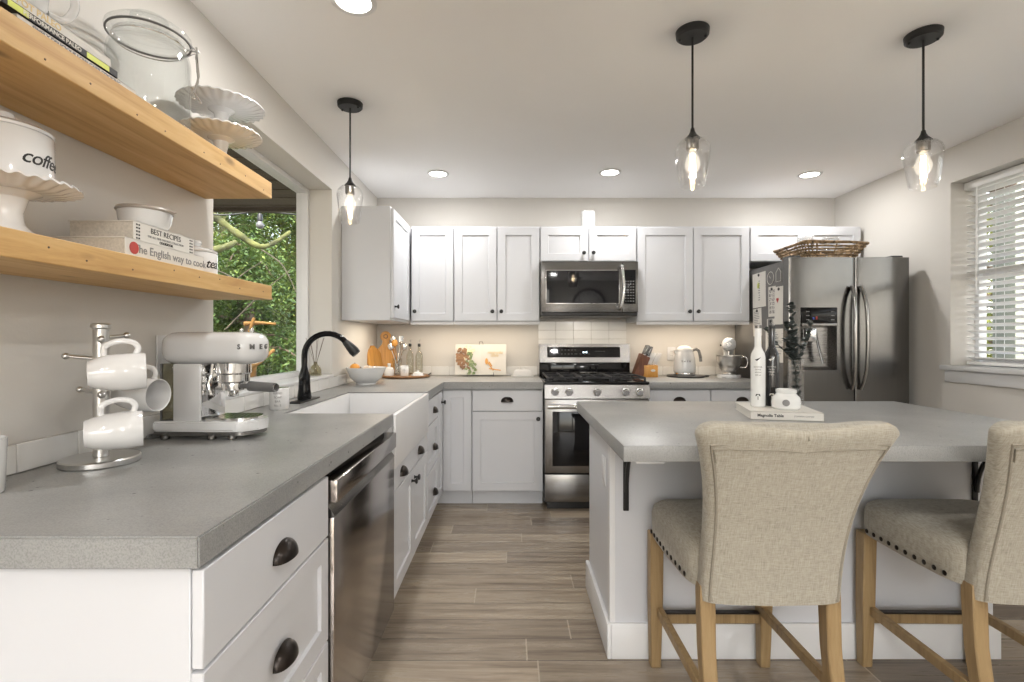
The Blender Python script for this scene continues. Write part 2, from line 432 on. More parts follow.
def slab(bm, x0, x1, z0, z1, t=.02, mat=None): return box(bm, x0, x1, 0, t, z0, z1, .002, 1, mat)
def knob_bm(x, z):
    bm = B(); m = T(x, 0, z) @ R(PI/2, 'X')
    lathe(bm, [(0, -.001), (.009, -.001), (.009, .002), (.0055, .005), (.005, .015), (.010, .019), (.015, .022), (.0155, .026), (.012, .030), (0, .0315)], 20, m)
    return bm
def cup_bm(x, z, a=.046, d=.028, h=.038):
    bm = B(); nb, na = 18, 8; G = []
    for j in range(nb + 1):
        be = PI * j / nb
        G.append([bm.verts.new((x + a * math.cos(be), -d * math.sin(be)**.8 * math.sin(al) - .0005, z - h/2 + h * math.sin(be)**.8 * math.cos(al))) for al in [PI/2 * k / na for k in range(na + 1)]])
    for j in range(nb):
        for k in range(na): bm.faces.new((G[j][k], G[j+1][k], G[j+1][k+1], G[j][k+1]))
    bmesh.ops.remove_doubles(bm, verts=bm.verts[:], dist=.0003)
    bmesh.ops.recalc_face_normals(bm, faces=bm.faces)
    bmesh.ops.solidify(bm, geom=bm.faces[:], thickness=.0022)
    return bm

# ------------------------------------------------------------------ room shell
def wall_with_hole(axis, pos, thick, a0, a1, z0, z1, hole):
    bm = B(); h0, h1, hz0, hz1 = hole
    p0, p1 = min(pos, pos + thick), max(pos, pos + thick)
    for (u0, u1, w0, w1) in ((a0, h0, z0, z1), (h1, a1, z0, z1), (h0, h1, z0, hz0), (h0, h1, hz1, z1)):
        if axis == 'X': box(bm, p0, p1, u0, u1, w0, w1)
        else: box(bm, u0, u1, p0, p1, w0, w1)
    bmesh.ops.remove_doubles(bm, verts=bm.verts[:], dist=1e-5); return bm
bm = B(); box(bm, XL - .25, XR + .22, YR - .2, YB + .15, -.12, 0); struct('floor', bm, 'floor')
bm = B(); box(bm, XL - .25, XR + .22, YR - .2, YB + .15, ZC, ZC + .12); struct('ceiling', bm, 'ceil')
LW = (1.94, 3.226, .995, 2.19); RW = (.95, 3.185, 1.06, 2.22); BW = (-1.1, .85, .06, 2.32)  # right opening lengthened out of view, rear one added, both for fill daylight
struct('wall_left', wall_with_hole('X', XL, -.22, YR, YB, 0, ZC, LW), 'wall')
struct('wall_right', wall_with_hole('X', XR, .22, YR, YB, 0, ZC, (RW[0], RW[1], RW[2] - .03, RW[3])), 'wall')
bm = B(); box(bm, XL, XR, YB, YB + .12, 0, ZC); struct('wall_back', bm, 'wall')
struct('wall_rear', wall_with_hole('Y', YR, -.16, XL, XR, 0, ZC, BW), 'wall')
bm = B(); box(bm, 1.9, XR - .001, 4.305, YB, 0, .12, .003); box(bm, XR - .016, XR - .0005, YR, 4.3, 0, .12, .003); struct('baseboard_right', bm, 'trim')
bm = B(); box(bm, XL + .0005, XL + .016, YR, .78, 0, .12, .003); struct('baseboard_left', bm, 'trim')

# window 1 (over the sink): vinyl frame set deep, sill
bm = B(); y0, y1, z0, z1 = LW
fx0, fx1 = -1.374, -1.300
box(bm, fx0, fx1, y0, y0 + .05, z0, z1, .003); box(bm, fx0, fx1, y1 - .028, y1, z0, z1, .003)
box(bm, fx0, fx1, y0 + .05, y1 - .028, z0, z0 + .03, .003); box(bm, fx0, fx1, y0 + .05, y1 - .028, z1 - .03, z1, .003)
w1 = struct('window_1', bm, 'trim')
bm = B(); box(bm, -1.342, -1.336, y0 + .05, y1 - .028, z0 + .03, z1 - .03); obj('pane', bm, 'pane', w1)
bm = B(); box(bm, -1.300, XL + .012, y0, y1, z0 - .012, z0 + .004, .002); obj('window_sill', bm, 'trim', w1)
# window 2 (right wall), double hung with stool and apron
bm = B(); y0, y1, z0, z1 = RW; X2 = XR + .155
for (a, b, c, d) in ((y0, y0 + .05, z0, z1), (y1 - .028, y1, z0, z1), (y0 + .05, y1 - .05, z0, z0 + .05), (y0 + .05, y1 - .05, z1 - .05, z1), (y0 + .05, y1 - .05, 1.60, 1.66)):
    box(bm, X2, X2 + .05, a, b, c, d, .003)
w2 = struct('window_2', bm, 'trim')
for a, b in ((z0 + .05, 1.60), (1.66, z1 - .05)):
    bm = B(); box(bm, X2 + .02, X2 + .026, y0 + .05, y1 - .05, a, b); obj('pane', bm, 'pane', w2)
bm = B(); box(bm, XR - .03, XR + .215, y0 + .0005, y1 - .0005, z0 - .03, z0, .001); box(bm, XR - .035, XR - .0005, y0 - .05, y1 + .045, z0 - .03, z0, .004); obj('window_sill', bm, 'trim', w2)
bm = B(); box(bm, XR - .018, XR - .0005, y0 - .03, y1 + .025, z0 - .105, z0 - .03, .003); obj('apron', bm, 'trim', w2)
# unseen rear window, added to let in fill daylight
bm = B(); x0, x1, z0, z1 = BW
for (a, b, c, d) in ((x0, x0 + .06, z0, z1), (x1 - .06, x1, z0, z1), (-.13, -.07, z0, z1), (x0, x1, z0, z0 + .07), (x0, x1, z1 - .06, z1)):
    box(bm, a, b, YR - .12, YR - .06, c, d, .003)
w3 = struct('added_window', bm, 'trim')
bm = B(); box(bm, x0 + .05, x1 - .05, YR - .095, YR - .089, z0 + .06, z1 - .05); obj('pane', bm, 'pane', w3)

# tile strips (trim_1 left wall, trim_2 back wall, trim_3 behind the range)
def tiles(name, cells, axis, pos):
    bm = B()
    for u0, u1, z0, z1 in cells:
        g = .0012
        if axis == 'X': box(bm, pos, pos + .009, u0 + g, u1 - g, z0 + g, z1 - g, .0015, 1)
        else: box(bm, u0 + g, u1 - g, pos - .009, pos, z0 + g, z1 - g, .0015, 1)
    o = struct(name, bm, 'tile')
    bm = B(); a = min(c[0] for c in cells); b = max(c[1] for c in cells); c0 = min(c[2] for c in cells); c1 = max(c[3] for c in cells)
    if axis == 'X': box(bm, pos, pos + .006, a, b, c0, c1)
    else: box(bm, a, b, pos - .006, pos, c0, c1)
    obj('grout', bm, 'grout', o); return o
cells = []; y = .83 - .165
while y < 4.29: cells.append((y, min(y + .165, 4.308), .915, .984)); y += .165
tiles('trim_1', cells, 'X', XL + .0005)
cells = []; x = XL + .012
while x < .228: cells.append((x, min(x + .1525, .232), .915, .992)); x += .1525
x = 1.004
while x < 1.88: cells.append((x, min(x + .1525, 1.884), .915, .992)); x += .1525
t2 = tiles('trim_2', [c for c in cells if c[0] < .3], 'Y', YB - .0005)
tiles('trim_4', [c for c in cells if c[0] > .3], 'Y', YB - .0005)
cells = [(.234 + .1525 * i, .234 + .1525 * (i + 1), .92 + .0765 * j, .92 + .0765 * (j + 1)) for i in range(5) for j in range(6)]
tiles('trim_3', cells, 'Y', YB - .0005)

# ------------------------------------------------------------------ cabinets
def cabinet(name, label, cat, origin, rotz, w, depth, z0, z1, fronts, toe=False, rail=False, side_extra=None, x_in=0.0):
    t = thing(name, label, cat, origin, rotz)
    bm = B(); box(bm, 0.0005, w - .0005, .0205, depth, z0, z1, .0015, 1); obj('body', bm, 'cab', t)
    if toe: bm = B(); box(bm, .001, w - .001, .075, .10, 0.0, z0); obj('toe_kick', bm, 'cab', t)
    if rail: bm = B(); box(bm, .001, w - .001, .006, .026, z0 - .026, z0, .003); obj('light_rail', bm, 'rail', t)
    for f in fronts:
        kind, a, b, c, d, hw = f
        bm = B()
        if kind == 'slab': slab(bm, a, b, c, d); nm = 'drawer'
        elif kind == 'sdrawer': shaker(bm, a, b, c, d, rail=.05); nm = 'drawer'
        else: shaker(bm, a, b, c, d, rail=f[6] if len(f) > 6 else .06); nm = 'door'
        fr = obj(nm, bm, 'cab', t)
        for h in hw:
            if h[0] == 'k': obj('knob', knob_bm(h[1], h[2]), 'black', fr)
            else: obj('cup_handle', cup_bm(h[1], h[2]), 'bronze', fr)
    return t
EX = -.4985; RZ = PI/2
cabinet('base_cabinet', 'white three drawer base cabinet at near end of left counter', 'cabinet', (EX, .808, 0), RZ, .564, .654, .105, .861,
        [('slab', .003, .557, .69, .852, [('c', .283, .771)]), ('sdrawer', .003, .557, .408, .684, [('c', .283, .546)]), ('sdrawer', .003, .557, .115, .402, [('c', .283, .250)])], toe=True)
cabinet('base_cabinet', 'white sink base cabinet with two doors under farmhouse sink', 'cabinet', (EX, 2.105, 0), RZ, .872, .648, .105, .66,
        [('slab', .012, .866, .572, .674, [('c', .185, .628), ('c', .615, .628)]),
         ('door', .012, .438, .115, .566, [('k', .405, .515)]), ('door', .442, .866, .115, .566, [('k', .475, .515)])], toe=True)
cabinet('base_cabinet', 'narrow white three drawer base cabinet between sink and corner', 'cabinet', (EX, 2.979, 0), RZ, .440, .648, .105, .861,
        [('slab', .006, .434, .70, .852, [('c', .262, .772)]), ('sdrawer', .006, .434, .415, .694, [('c', .262, .535)]), ('sdrawer', .006, .434, .115, .409, [('c', .262, .245)])], toe=True)
# corner cabinet (L shape)
t = thing('corner_cabinet', 'white corner base cabinet with folding L shaped door', 'cabinet', (-.52, 3.66, 0))
bm = B(); prism(bm, [(XL + .003, 3.421), (-.520, 3.421), (-.520, 3.681), (-.288, 3.681), (-.288, 4.305), (XL + .003, 4.305)], .105, .861)
bmesh.ops.transform(bm, matrix=T(.52, -3.66, 0), verts=bm.verts[:]); obj('body', bm, 'cab', t)
bm = B(); prism(bm, [(XL + .003, 3.421), (-.58, 3.421), (-.58, 3.735), (-.288, 3.735), (-.288, 3.76), (-.61, 3.76), (-.61, 3.5), (XL + .003, 3.5)], 0, .105)
bmesh.ops.transform(bm, matrix=T(.52, -3.66, 0), verts=bm.verts[:]); obj('toe_kick', bm, 'cab', t)
bm = B(); shaker(bm, .0, .228, .115, .852, rail=.05, mat=T(.52, -3.66, 0) @ T(EX, 3.427, 0) @ R(PI/2, 'Z')); d = obj('door', bm, 'cab', t)
bm = knob_bm(.165, .772); bmesh.ops.transform(bm, matrix=T(.52, -3.66, 0) @ T(EX, 3.427, 0) @ R(PI/2, 'Z'), verts=bm.verts[:]); obj('knob', bm, 'black', d)
bm = B(); shaker(bm, .0, .205, .115, .852, rail=.055, mat=T(.52, -3.66, 0) @ T(-.497, 3.66, 0)); obj('door', bm, 'cab', t)
cabinet('base_cabinet', 'white base cabinet with one drawer over one door, left of stove', 'cabinet', (-.286, 3.66, 0), 0, .522, .645, .105, .861,
        [('slab', .004, .517, .70, .852, [('c', .258, .785)]), ('door', .004, .517, .115, .694, [('k', .485, .645)])], toe=True)
cabinet('base_cabinet', 'white base cabinet directly right of stove, under knife block', 'cabinet', (1.004, 3.66, 0), 0, .458, .645, .105, .861,
        [('slab', .004, .454, .70, .852, [('c', .23, .785)]), ('door', .004, .454, .115, .694, [('k', .42, .645)])], toe=True)
cabinet('base_cabinet', 'white base cabinet next to refrigerator, under stand mixer', 'cabinet', (1.463, 3.66, 0), 0, .418, .645, .105, .861,
        [('slab', .004, .414, .70, .852, [('c', .23, .785)]), ('door', .004, .414, .115, .694, [('k', .03, .645)])], toe=True)
# wall cabinets
UZ0, UZ1 = 1.365, 2.12; UY = 3.95
def upper(label, x0, x1, z0, doors, rail=True):
    return cabinet('wall_cabinet', label, 'cabinet', (x0, UY, 0), 0, x1 - x0, YB - UY - .003, z0, UZ1, doors, rail=rail)
DZ1 = 2.108
cabinet('wall_cabinet', 'white wall cabinet on left wall in the corner, side facing out', 'cabinet', (-.80, 3.40, 0), RZ, .915, .352, UZ0 - .01, UZ1 + .012,
        [('door', .008, .545, 1.372, 2.118, [('k', .045, 1.45)])], rail=False)
upper('single door white wall cabinet in the back left corner', -.795, -.452, UZ0, [('door', .012, .338, 1.37, DZ1, [('k', .038, 1.444)])])
upper('two door white wall cabinet left of microwave, above cookbook', -.451, .228, UZ0, [('door', .004, .336, 1.37, DZ1, [('k', .305, 1.444)]), ('door', .346, .674, 1.37, DZ1, [('k', .375, 1.444)])])
upper('short two door white wall cabinet directly above microwave', .229, .994, 1.838, [('door', .006, .378, 1.843, DZ1, [('k', .345, 1.905)]), ('door', .390, .760, 1.843, DZ1, [('k', .42, 1.905)])], rail=False)
upper('two door white wall cabinet right of microwave, above kettle', .995, 1.887, UZ0, [('door', .006, .443, 1.37, DZ1, [('k', .412, 1.444)]), ('door', .449, .888, 1.37, DZ1, [('k', .48, 1.444)])])
upper('short two door white wall cabinet above refrigerator behind basket', 1.888, 2.770, 1.838, [('door', .006, .440, 1.843, DZ1, [('k', .41, 1.905)]), ('door', .446, .876, 1.843, DZ1, [('k', .475, 1.905)])], rail=False)

# worktops
bm = B(); prism(bm, [(-.493, .79), (-.493, 2.100), (-.965, 2.100), (-.965, 2.945), (-.493, 2.945), (-.493, 3.632), (.236, 3.632), (.236, YB - .002), (XL + .001, YB - .002), (XL + .001, .79)], .862, .914, bev=.003)
tag(obj('countertop', bm, 'conc'), 'long L shaped grey concrete countertop running under the window', 'countertop')
bm = B(); box(bm, 1.003, 1.884, 3.632, YB - .002, .862, .914, .003)
tag(obj('countertop', bm, 'conc'), 'short grey concrete countertop between stove and refrigerator', 'countertop')

# farmhouse sink
t = thing('farmhouse_sink', 'white farmhouse apron sink set in the left concrete counter', 'sink', (-.72, 2.52, .68))
bm = B(); sx0, sx1, sy0, sy1 = -.962 + .72, -.484 + .72, 2.102 - 2.52, 2.943 - 2.52
zt = .908 - .68; w = .022
box(bm, sx0, sx0 + w, sy0, sy1, 0, zt, .004); box(bm, sx1 - w, sx1, sy0, sy1, 0, zt, .005)
box(bm, sx0 + .01, sx1 - .01, sy0, sy0 + w, 0, zt - .0006, .004); box(bm, sx0 + .01, sx1 - .01, sy1 - w, sy1, 0, zt - .0006, .004)
box(bm, sx0 + .01, sx1 - .01, sy0 + .01, sy1 - .01, 0, .02)
obj('basin', bm, 'fireclay', t)
bm = B(); cyl(bm, .045, .0205, .025, 24, bev=.002); obj('drain', bm, 'chrome', t)

# faucet
t = thing('kitchen_faucet', 'black pull-down gooseneck faucet behind the farmhouse sink', 'faucet', (-1.045, 2.53, .914))
bm = B(); box(bm, -.033, .033, -.125, .125, 0, .008, .004, 2); obj('deck_plate', bm, 'black', t)
bm = B(); lathe(bm, [(0, .008), (.032, .008), (.035, .02), (.029, .06), (.0275, .10), (.028, .125), (.020, .15), (.0155, .17), (0, .17)], 24); obj('body', bm, 'blackgloss', t)
bm = B(); pts = [(0, 0, .16), (0, 0, .22)]
for k in range(0, 13):
    a = PI - (PI - .62) * k / 12; pts.append((.118 + .118 * math.cos(a), -.006 * k / 12, .228 + .112 * math.sin(a)))
tube(bm, pts, .0145, 16); obj('spout', bm, 'blackgloss', t)
bm = B(); e = Vector(pts[-1]); d_ = (Vector(pts[-1]) - Vector(pts[-2])).normalized()
tube(bm, [e - d_ * .008, e + d_ * .02, e + d_ * .055, e + d_ * .075], [.0165, .0215, .026, .023], 16); obj('spray_head', bm, 'black', t)
bm = B(); tube(bm, [(0, -.022, .115), (.012, -.034, .12), (.020, -.036, .17), (.022, -.034, .21)], [.012, .011, .009, .007], 12); obj('lever', bm, 'blackgloss', t)

# ------------------------------------------------------------------ dishwasher
t = thing('dishwasher', 'stainless dishwasher with pocket handle set in left counter run', 'dishwasher', (-.485, 1.42, 0))
# local: x -> world -X depth is negative; build in world and shift
def W2(bm, o): bmesh.ops.transform(bm, matrix=T(-o[0], -o[1], -o[2]), verts=bm.verts[:]); return bm
o_ = (-.485, 1.42, 0)
bm = B(); box(bm, -1.10, -.53, 1.376, 2.088, .10, .858); obj('body', W2(bm, o_), 'blackpl', t)
bm = B(); box(bm, -.53, -.487, 1.378, 2.086, .10, .735, .004); obj('door', W2(bm, o_), 'dwface', t)
bm = B(); prism(bm, [(.735, -.53), (.735, -.487), (.742, -.487), (.775, -.512), (.775, -.53)], 1.378, 2.086, mat=Matrix(((0, 1, 0, 0), (0, 0, 1, 0), (1, 0, 0, 0), (0, 0, 0, 1)))); obj('pocket', W2(bm, o_), 'steel', t)
bm = B(); box(bm, -.53, -.478, 1.378, 2.086, .775, .838, .004); obj('handle', W2(bm, o_), 'dwface', t)
bm = B(); box(bm, -.60, -.55, 1.378, 2.086, 0, .10); obj('toe_kick', W2(bm, o_), 'blackpl', t)

# ------------------------------------------------------------------ range
RX0, RX1 = .240, .999
t = thing('gas_range', 'stainless steel gas range with five knobs and oven door', 'stove', (.62, 3.9, 0)); o_ = (.62, 3.9, 0)
bm = B(); box(bm, RX0, RX1, 3.635, YB - .012, .035, .905, .002); obj('body', W2(bm, o_), 'blackpl', t)
bm = B(); prism(bm, [(3.575, .80), (3.635, .80), (3.635, .897), (3.592, .897)], RX0 + .002, RX1 - .002, mat=Matrix(((0, 0, 1, 0), (1, 0, 0, 0), (0, 1, 0, 0), (0, 0, 0, 1))), bev=.002); obj('control_panel', W2(bm, o_), 'steel', t)
for xk in (.315, .415, .619, .822, .922):
    bm = B(); m = T(xk, 3.584, .848) @ R(PI/2 + .17, 'X')
    lathe(bm, [(0, -.004), (.029, -.004), (.029, .004), (.024, .006), (.022, .028), (.019, .031), (0, .031)], 24, m)
    box(bm, -.0035, .0035, -.019, .019, .029, .036, .001, 1, m); k = obj('knob', W2(bm, o_), 'chrome', t)
bm = B(); box(bm, RX0 + .004, RX1 - .004, 3.590, 3.635, .262, .793, .004); dr = obj('oven_door', W2(bm, o_), 'steel', t)
bm = B(); box(bm, RX0 + .058, RX1 - .058, 3.587, 3.592, .315, .705, .004); obj('oven_window', W2(bm, o_), 'blackgloss', dr)
bm = B(); tube(bm, [(RX0 + .02, 3.535, .748), (RX1 - .02, 3.535, .748)], .0135, 16, flat=1.2)
for xk in (RX0 + .05, RX1 - .05): box(bm, xk - .012, xk + .012, 3.54, 3.592, .739, .757, .003)
obj('handle', W2(bm, o_), 'chrome', dr)
bm = B(); box(bm, RX0 + .004, RX1 - .004, 3.592, 3.635, .055, .252, .004); obj('drawer', W2(bm, o_), 'steel', t)
bm = B(); box(bm, RX0 + .02, RX1 - .02, 3.62, 3.64, 0, .05); obj('kick_plate', W2(bm, o_), 'blackpl', t)
bm = B(); box(bm, RX0, RX1, 3.60, 4.20, .900, .918, .006, 3); obj('cooktop', W2(bm, o_), 'blackgloss', t)
bm = B(); box(bm, RX0, RX1, 4.20, YB - .012, .905, 1.03, .004); obj('rear_riser', W2(bm, o_), 'blackgloss', t)
bm = B(); prism(bm, [(4.185, 1.03), (4.305, 1.03), (4.305, 1.185), (4.21, 1.185)], RX0, RX1 - .001, mat=Matrix(((0, 0, 1, 0), (1, 0, 0, 0), (0, 1, 0, 0), (0, 0, 0, 1))), bev=.004); bg_ = obj('backguard', W2(bm, o_), 'steel', t)
mt = T(.62, 4.1935, 1.115) @ R(PI/2 - .16, 'X')
bm = B(); box(bm, -.315, .295, -.042, .045, -.0005, .004, .001, 1, mt); dsp = obj('display', W2(bm, o_), 'blackgloss', bg_)
bm = B(); m2 = mt @ T(0, 0, .0045)
for s_, x_ in (('12:34', -.0),):
    pass
for k in range(5): box(bm, -.20 + k * .028, -.185 + k * .028, .018, .021, 0, .0006, mat=m2); box(bm, -.20 + k * .028, -.187 + k * .028, -.016, -.013, 0, .0006, mat=m2)
for k in range(4): box(bm, -.08 + k * .035, -.065 + k * .035, -.016, -.013, 0, .0006, mat=m2); box(bm, .09 + k * .022, .097 + k * .022, .005, .009, 0, .0006, mat=m2)
obj('touch_keys', W2(bm, o_), 'grayp', dsp)
bm = B()
for s in (-1, 1):
    prism(bm, [(0, 0), (s * .017, .009), (s * .017, -.009)] if s > 0 else [(0, 0), (s * .017, -.009), (s * .017, .009)], 0, .0008, mat=m2)
obj('clock_light', W2(bm, o_), 'led', dsp)
bm = text_bm('LG', .018, .0004, T(.275, 4.184, 1.047) @ R(PI/2 - .16, 'X')); obj('maker_mark', W2(bm, o_), 'grayink', bg_)
for gi, (gx0, gx1) in enumerate(((RX0 + .02, RX0 + .265), (RX0 + .27, RX1 - .27), (RX1 - .265, RX1 - .02))):
    bm = B(); gy0, gy1 = 3.635, 4.17; zt = .952
    for yy in (gy0, gy1, (gy0 + gy1) / 2): box(bm, gx0, gx1, yy - .006, yy + .006, zt - .014, zt, .002, 1)
    for xx in (gx0 + .006, gx1 - .006, (gx0 + gx1) / 2): box(bm, xx - .006, xx + .006, gy0, gy1, zt - .013, zt - .0005, .002, 1)
    for xx in (gx0 + .006, gx1 - .006):
        for yy in (gy0, gy1): box(bm, xx - .007, xx + .007, yy - .007, yy + .007, .917, zt - .01)
    obj('grate', W2(bm, o_), 'iron', t)
for bx_, by_ in ((.37, 3.77), (.37, 4.04), (.62, 3.9), (.87, 3.77), (.87, 4.04)):
    bm = B(); cyl(bm, .048, .917, .926, 24, T(bx_, by_, 0), .003); cyl(bm, .036, .926, .936, 24, T(bx_, by_, 0), .004); obj('burner', W2(bm, o_), 'iron', t)
bm = B(); box(bm, .55, .69, 4.0, 4.15, .9525, .962, .004); obj('spoon_rest_plate', W2(bm, o_), 'steel', t)

# ------------------------------------------------------------------ microwave
MX0, MX1, MZ0, MZ1, MY = .233, .990, 1.405, 1.832, 3.885
t = thing('microwave', 'stainless over-the-range microwave with black window and keypad', 'microwave', (.61, 4.1, MZ0)); o_ = (.61, 4.1, MZ0)
bm = B(); box(bm, MX0, MX1, MY + .03, YB - .012, MZ0 + .012, MZ1, .002); obj('body', W2(bm, o_), 'steeld', t)
bm = B(); box(bm, MX0 + .002, .865, MY, MY + .03, MZ0 + .03, MZ1 - .004, .004); md = obj('door', W2(bm, o_), 'steel', t)
bm = B(); box(bm, MX0 + .036, .842, MY - .004, MY + .002, MZ0 + .094, MZ1 - .068, .002); obj('window_rim', W2(bm, o_), 'chrome', md)
bm = B(); box(bm, MX0 + .042, .838, MY - .006, MY - .001, MZ0 + .100, MZ1 - .074, .001, 1); obj('window', W2(bm, o_), 'blackgloss', md)
bm = B(); tube(bm, smooth_path([(.853, MY, MZ1 - .045), (.856, MY - .04, MZ1 - .055), (.864, MY - .06, (MZ0 + MZ1) / 2), (.850, MY - .045, MZ0 + .075), (.842, MY, MZ0 + .055)], 6), .012, 12); obj('handle', W2(bm, o_), 'chrome', md)
bm = B(); box(bm, .867, MX1 - .002, MY, MY + .03, MZ0 + .03, MZ1 - .004, .004); mp_ = obj('control_panel', W2(bm, o_), 'steel', t)
bm = B(); box(bm, .874, MX1 - .022, MY - .004, MY + .002, MZ0 + .094, MZ1 - .068, .002); kp = obj('keypad', W2(bm, o_), 'blackgloss', mp_)
bm = B()
for i in range(4):
    for j in range(8): box(bm, .885 + i * .020, .895 + i * .020, MY - .0048, MY - .0038, MZ0 + .112 + j * .022, MZ0 + .119 + j * .022)
obj('buttons', W2(bm, o_), 'grayink', kp)
bm = B(); box(bm, MX0 + .005, MX1 - .005, MY + .012, YB - .02, MZ0, MZ0 + .03, .004); box(bm, .46, .78, MY + .004, MY + .03, MZ0 + .008, MZ0 + .026, .003); obj('vent_grille', W2(bm, o_), 'blackpl', t)
bm = text_bm('LG', .02, .0004, T(.285, MY - .0008, MZ0 + .060) @ R(PI/2, 'X')); obj('maker_mark', W2(bm, o_), 'grayink', md)

# ------------------------------------------------------------------ refrigerator
FX0, FX1, FY, FZ = 1.900, 2.725, 3.42, 1.785
t = thing('refrigerator', 'tall stainless side by side refrigerator with ice and water dispenser', 'refrigerator', (2.31, 3.8, 0)); o_ = (2.31, 3.8, 0)
bm = B(); box(bm, FX0 + .006, FX1 - .006, FY + .075, 4.26, .02, FZ - .012, .004); obj('body', W2(bm, o_), 'fridgeside', t)
def bowed_door(xa, xb, hole=None):
    bm = B(); n = 20; z0, z1 = .055, FZ
    xc = (xa + xb) / 2; hw = (xb - xa) / 2
    def yf(x):
        u = (x - xc) / hw
        return FY - .012 * (1 - u * u) + .003 * (max(0, abs(u) - .94) / .06) ** 2
    xs = [xc + hw * math.sin(-PI/2 + PI * k / n) for k in range(n + 1)]
    if hole:
        xs += [hole[0], hole[1]]; xs = sorted(set(xs)); xs = [x for x in xs if x in hole[:2] or min(abs(x - h) for h in hole[:2]) > .004]
    zs = [z0, hole[2], hole[3], z1] if hole else [z0, z1]
    V = [[bm.verts.new((x, yf(x), z)) for z in zs] for x in xs]
    for i in range(len(xs) - 1):
        for j in range(len(zs) - 1):
            if hole and j == 1 and hole[0] - 1e-6 <= xs[i] and xs[i+1] <= hole[1] + 1e-6: continue
            bm.faces.new((V[i][j], V[i+1][j], V[i+1][j+1], V[i][j+1]))
    Bk = [[bm.verts.new((x, FY + .07, z)) for z in (z0, z1)] for x in (xs[0], xs[-1])]
    bm.faces.new([Bk[0][0], Bk[1][0], Bk[1][1], Bk[0][1]])
    bm.faces.new([Bk[0][0]] + V[0] + [Bk[0][1]]); bm.faces.new([Bk[1][0]] + V[-1] + [Bk[1][1]])
    bm.faces.new([Bk[0][0]] + [v[0] for v in V] + [Bk[1][0]]); bm.faces.new([Bk[0][1]] + [v[-1] for v in V] + [Bk[1][1]])
    return bm
SP = 2.352
HO = (1.978, 2.222, 1.015, 1.335)
bm = bowed_door(FX0, SP - .003, HO); fd = obj('door', W2(bm, o_), 'steelv', t)
bm = bowed_door(SP + .003, FX1); fd2 = obj('door', W2(bm, o_), 'steelv', t)
bm = B()                                                    # dispenser recess
hx0, hx1, hz0, hz1 = HO; yb = FY + .062; yf_ = FY - .012
q = [(hx0, yf_), (hx1, yf_), (hx1 - .02, yb), (hx0 + .02, yb)]
lo = [bm.verts.new((x, y, hz0 + (0 if k < 2 else .02))) for k, (x, y) in enumerate(q)]; hi = [bm.verts.new((x, y, hz1 - (0 if k < 2 else .01))) for k, (x, y) in enumerate(q)]
for a, b in ((1, 2), (2, 3), (3, 0)): bm.faces.new((lo[a], lo[b], hi[b], hi[a]))
bm.faces.new(lo); bm.faces.new(hi)
dp = obj('dispenser', W2(bm, o_), 'steeld', fd)
bm = B(); box(bm, hx0, hx1, FY - .018, FY + .02, 1.335, 1.442, .003); obj('dispenser_panel', W2(bm, o_), 'blackgloss', fd)
bm = B(); box(bm, hx0, hx1, FY - .024, FY + .03, 1.312, 1.336, .004); obj('dispenser_trim', W2(bm, o_), 'steel', fd)
bm = B(); box(bm, hx0 + .035, hx0 + .105, FY - .012, FY + .03, 1.21, 1.305, .006); obj('ice_chute', W2(bm, o_), 'chrome', fd)
bm = B(); tube(bm, smooth_path([(hx0 + .12, FY + .03, 1.30), (hx0 + .13, FY + .01, 1.18), (hx0 + .155, FY + .0, 1.06)], 6), [.018] * 13, 10, flat=.4); obj('water_paddle', W2(bm, o_), 'steel', fd)
for xx in (hx0 + .03, hx1 - .045):
    for zz in (1.355, 1.383, 1.411): bm = B(); box(bm, xx, xx + .022, FY - .0192, FY - .0182, zz, zz + .006); obj('panel_button', W2(bm, o_), 'grayink', fd)
bm = B(); box(bm, hx0 + .075, hx0 + .085, FY - .0192, FY - .0182, 1.36, 1.375); obj('blue_indicator', W2(bm, o_), 'blueink', fd)
bm = B(); box(bm, hx0 + .096, hx0 + .106, FY - .0192, FY - .0182, 1.36, 1.38); obj('red_indicator', W2(bm, o_), 'redink', fd)
for s, px, dd in ((-1, SP - .030, fd), (1, SP + .030, fd2)):
    bm = B(); pts = []
    for k in range(17):
        u = -1 + 2 * k / 16; pts.append((px + s * .012 * (1 - u * u), FY - .016 - .050 * (1 - u ** 4), 1.235 + .35 * u))
    tube(bm, pts, .0165, 12, flat=.75); obj('handle', W2(bm, o_), 'steelh', dd)
bm = B(); box(bm, FX0 + .02, FX0 + .10, FY + .03, FY + .12, FZ - .001, FZ + .018, .004); box(bm, FX1 - .10, FX1 - .02, FY + .03, FY + .12, FZ - .001, FZ + .018, .004); obj('hinge_cover', W2(bm, o_), 'grayp', t)
bm = B(); box(bm, FX0 + .02, FX1 - .02, FY + .06, FY + .09, 0, .055); obj('kick_grille', W2(bm, o_), 'blackpl', t)

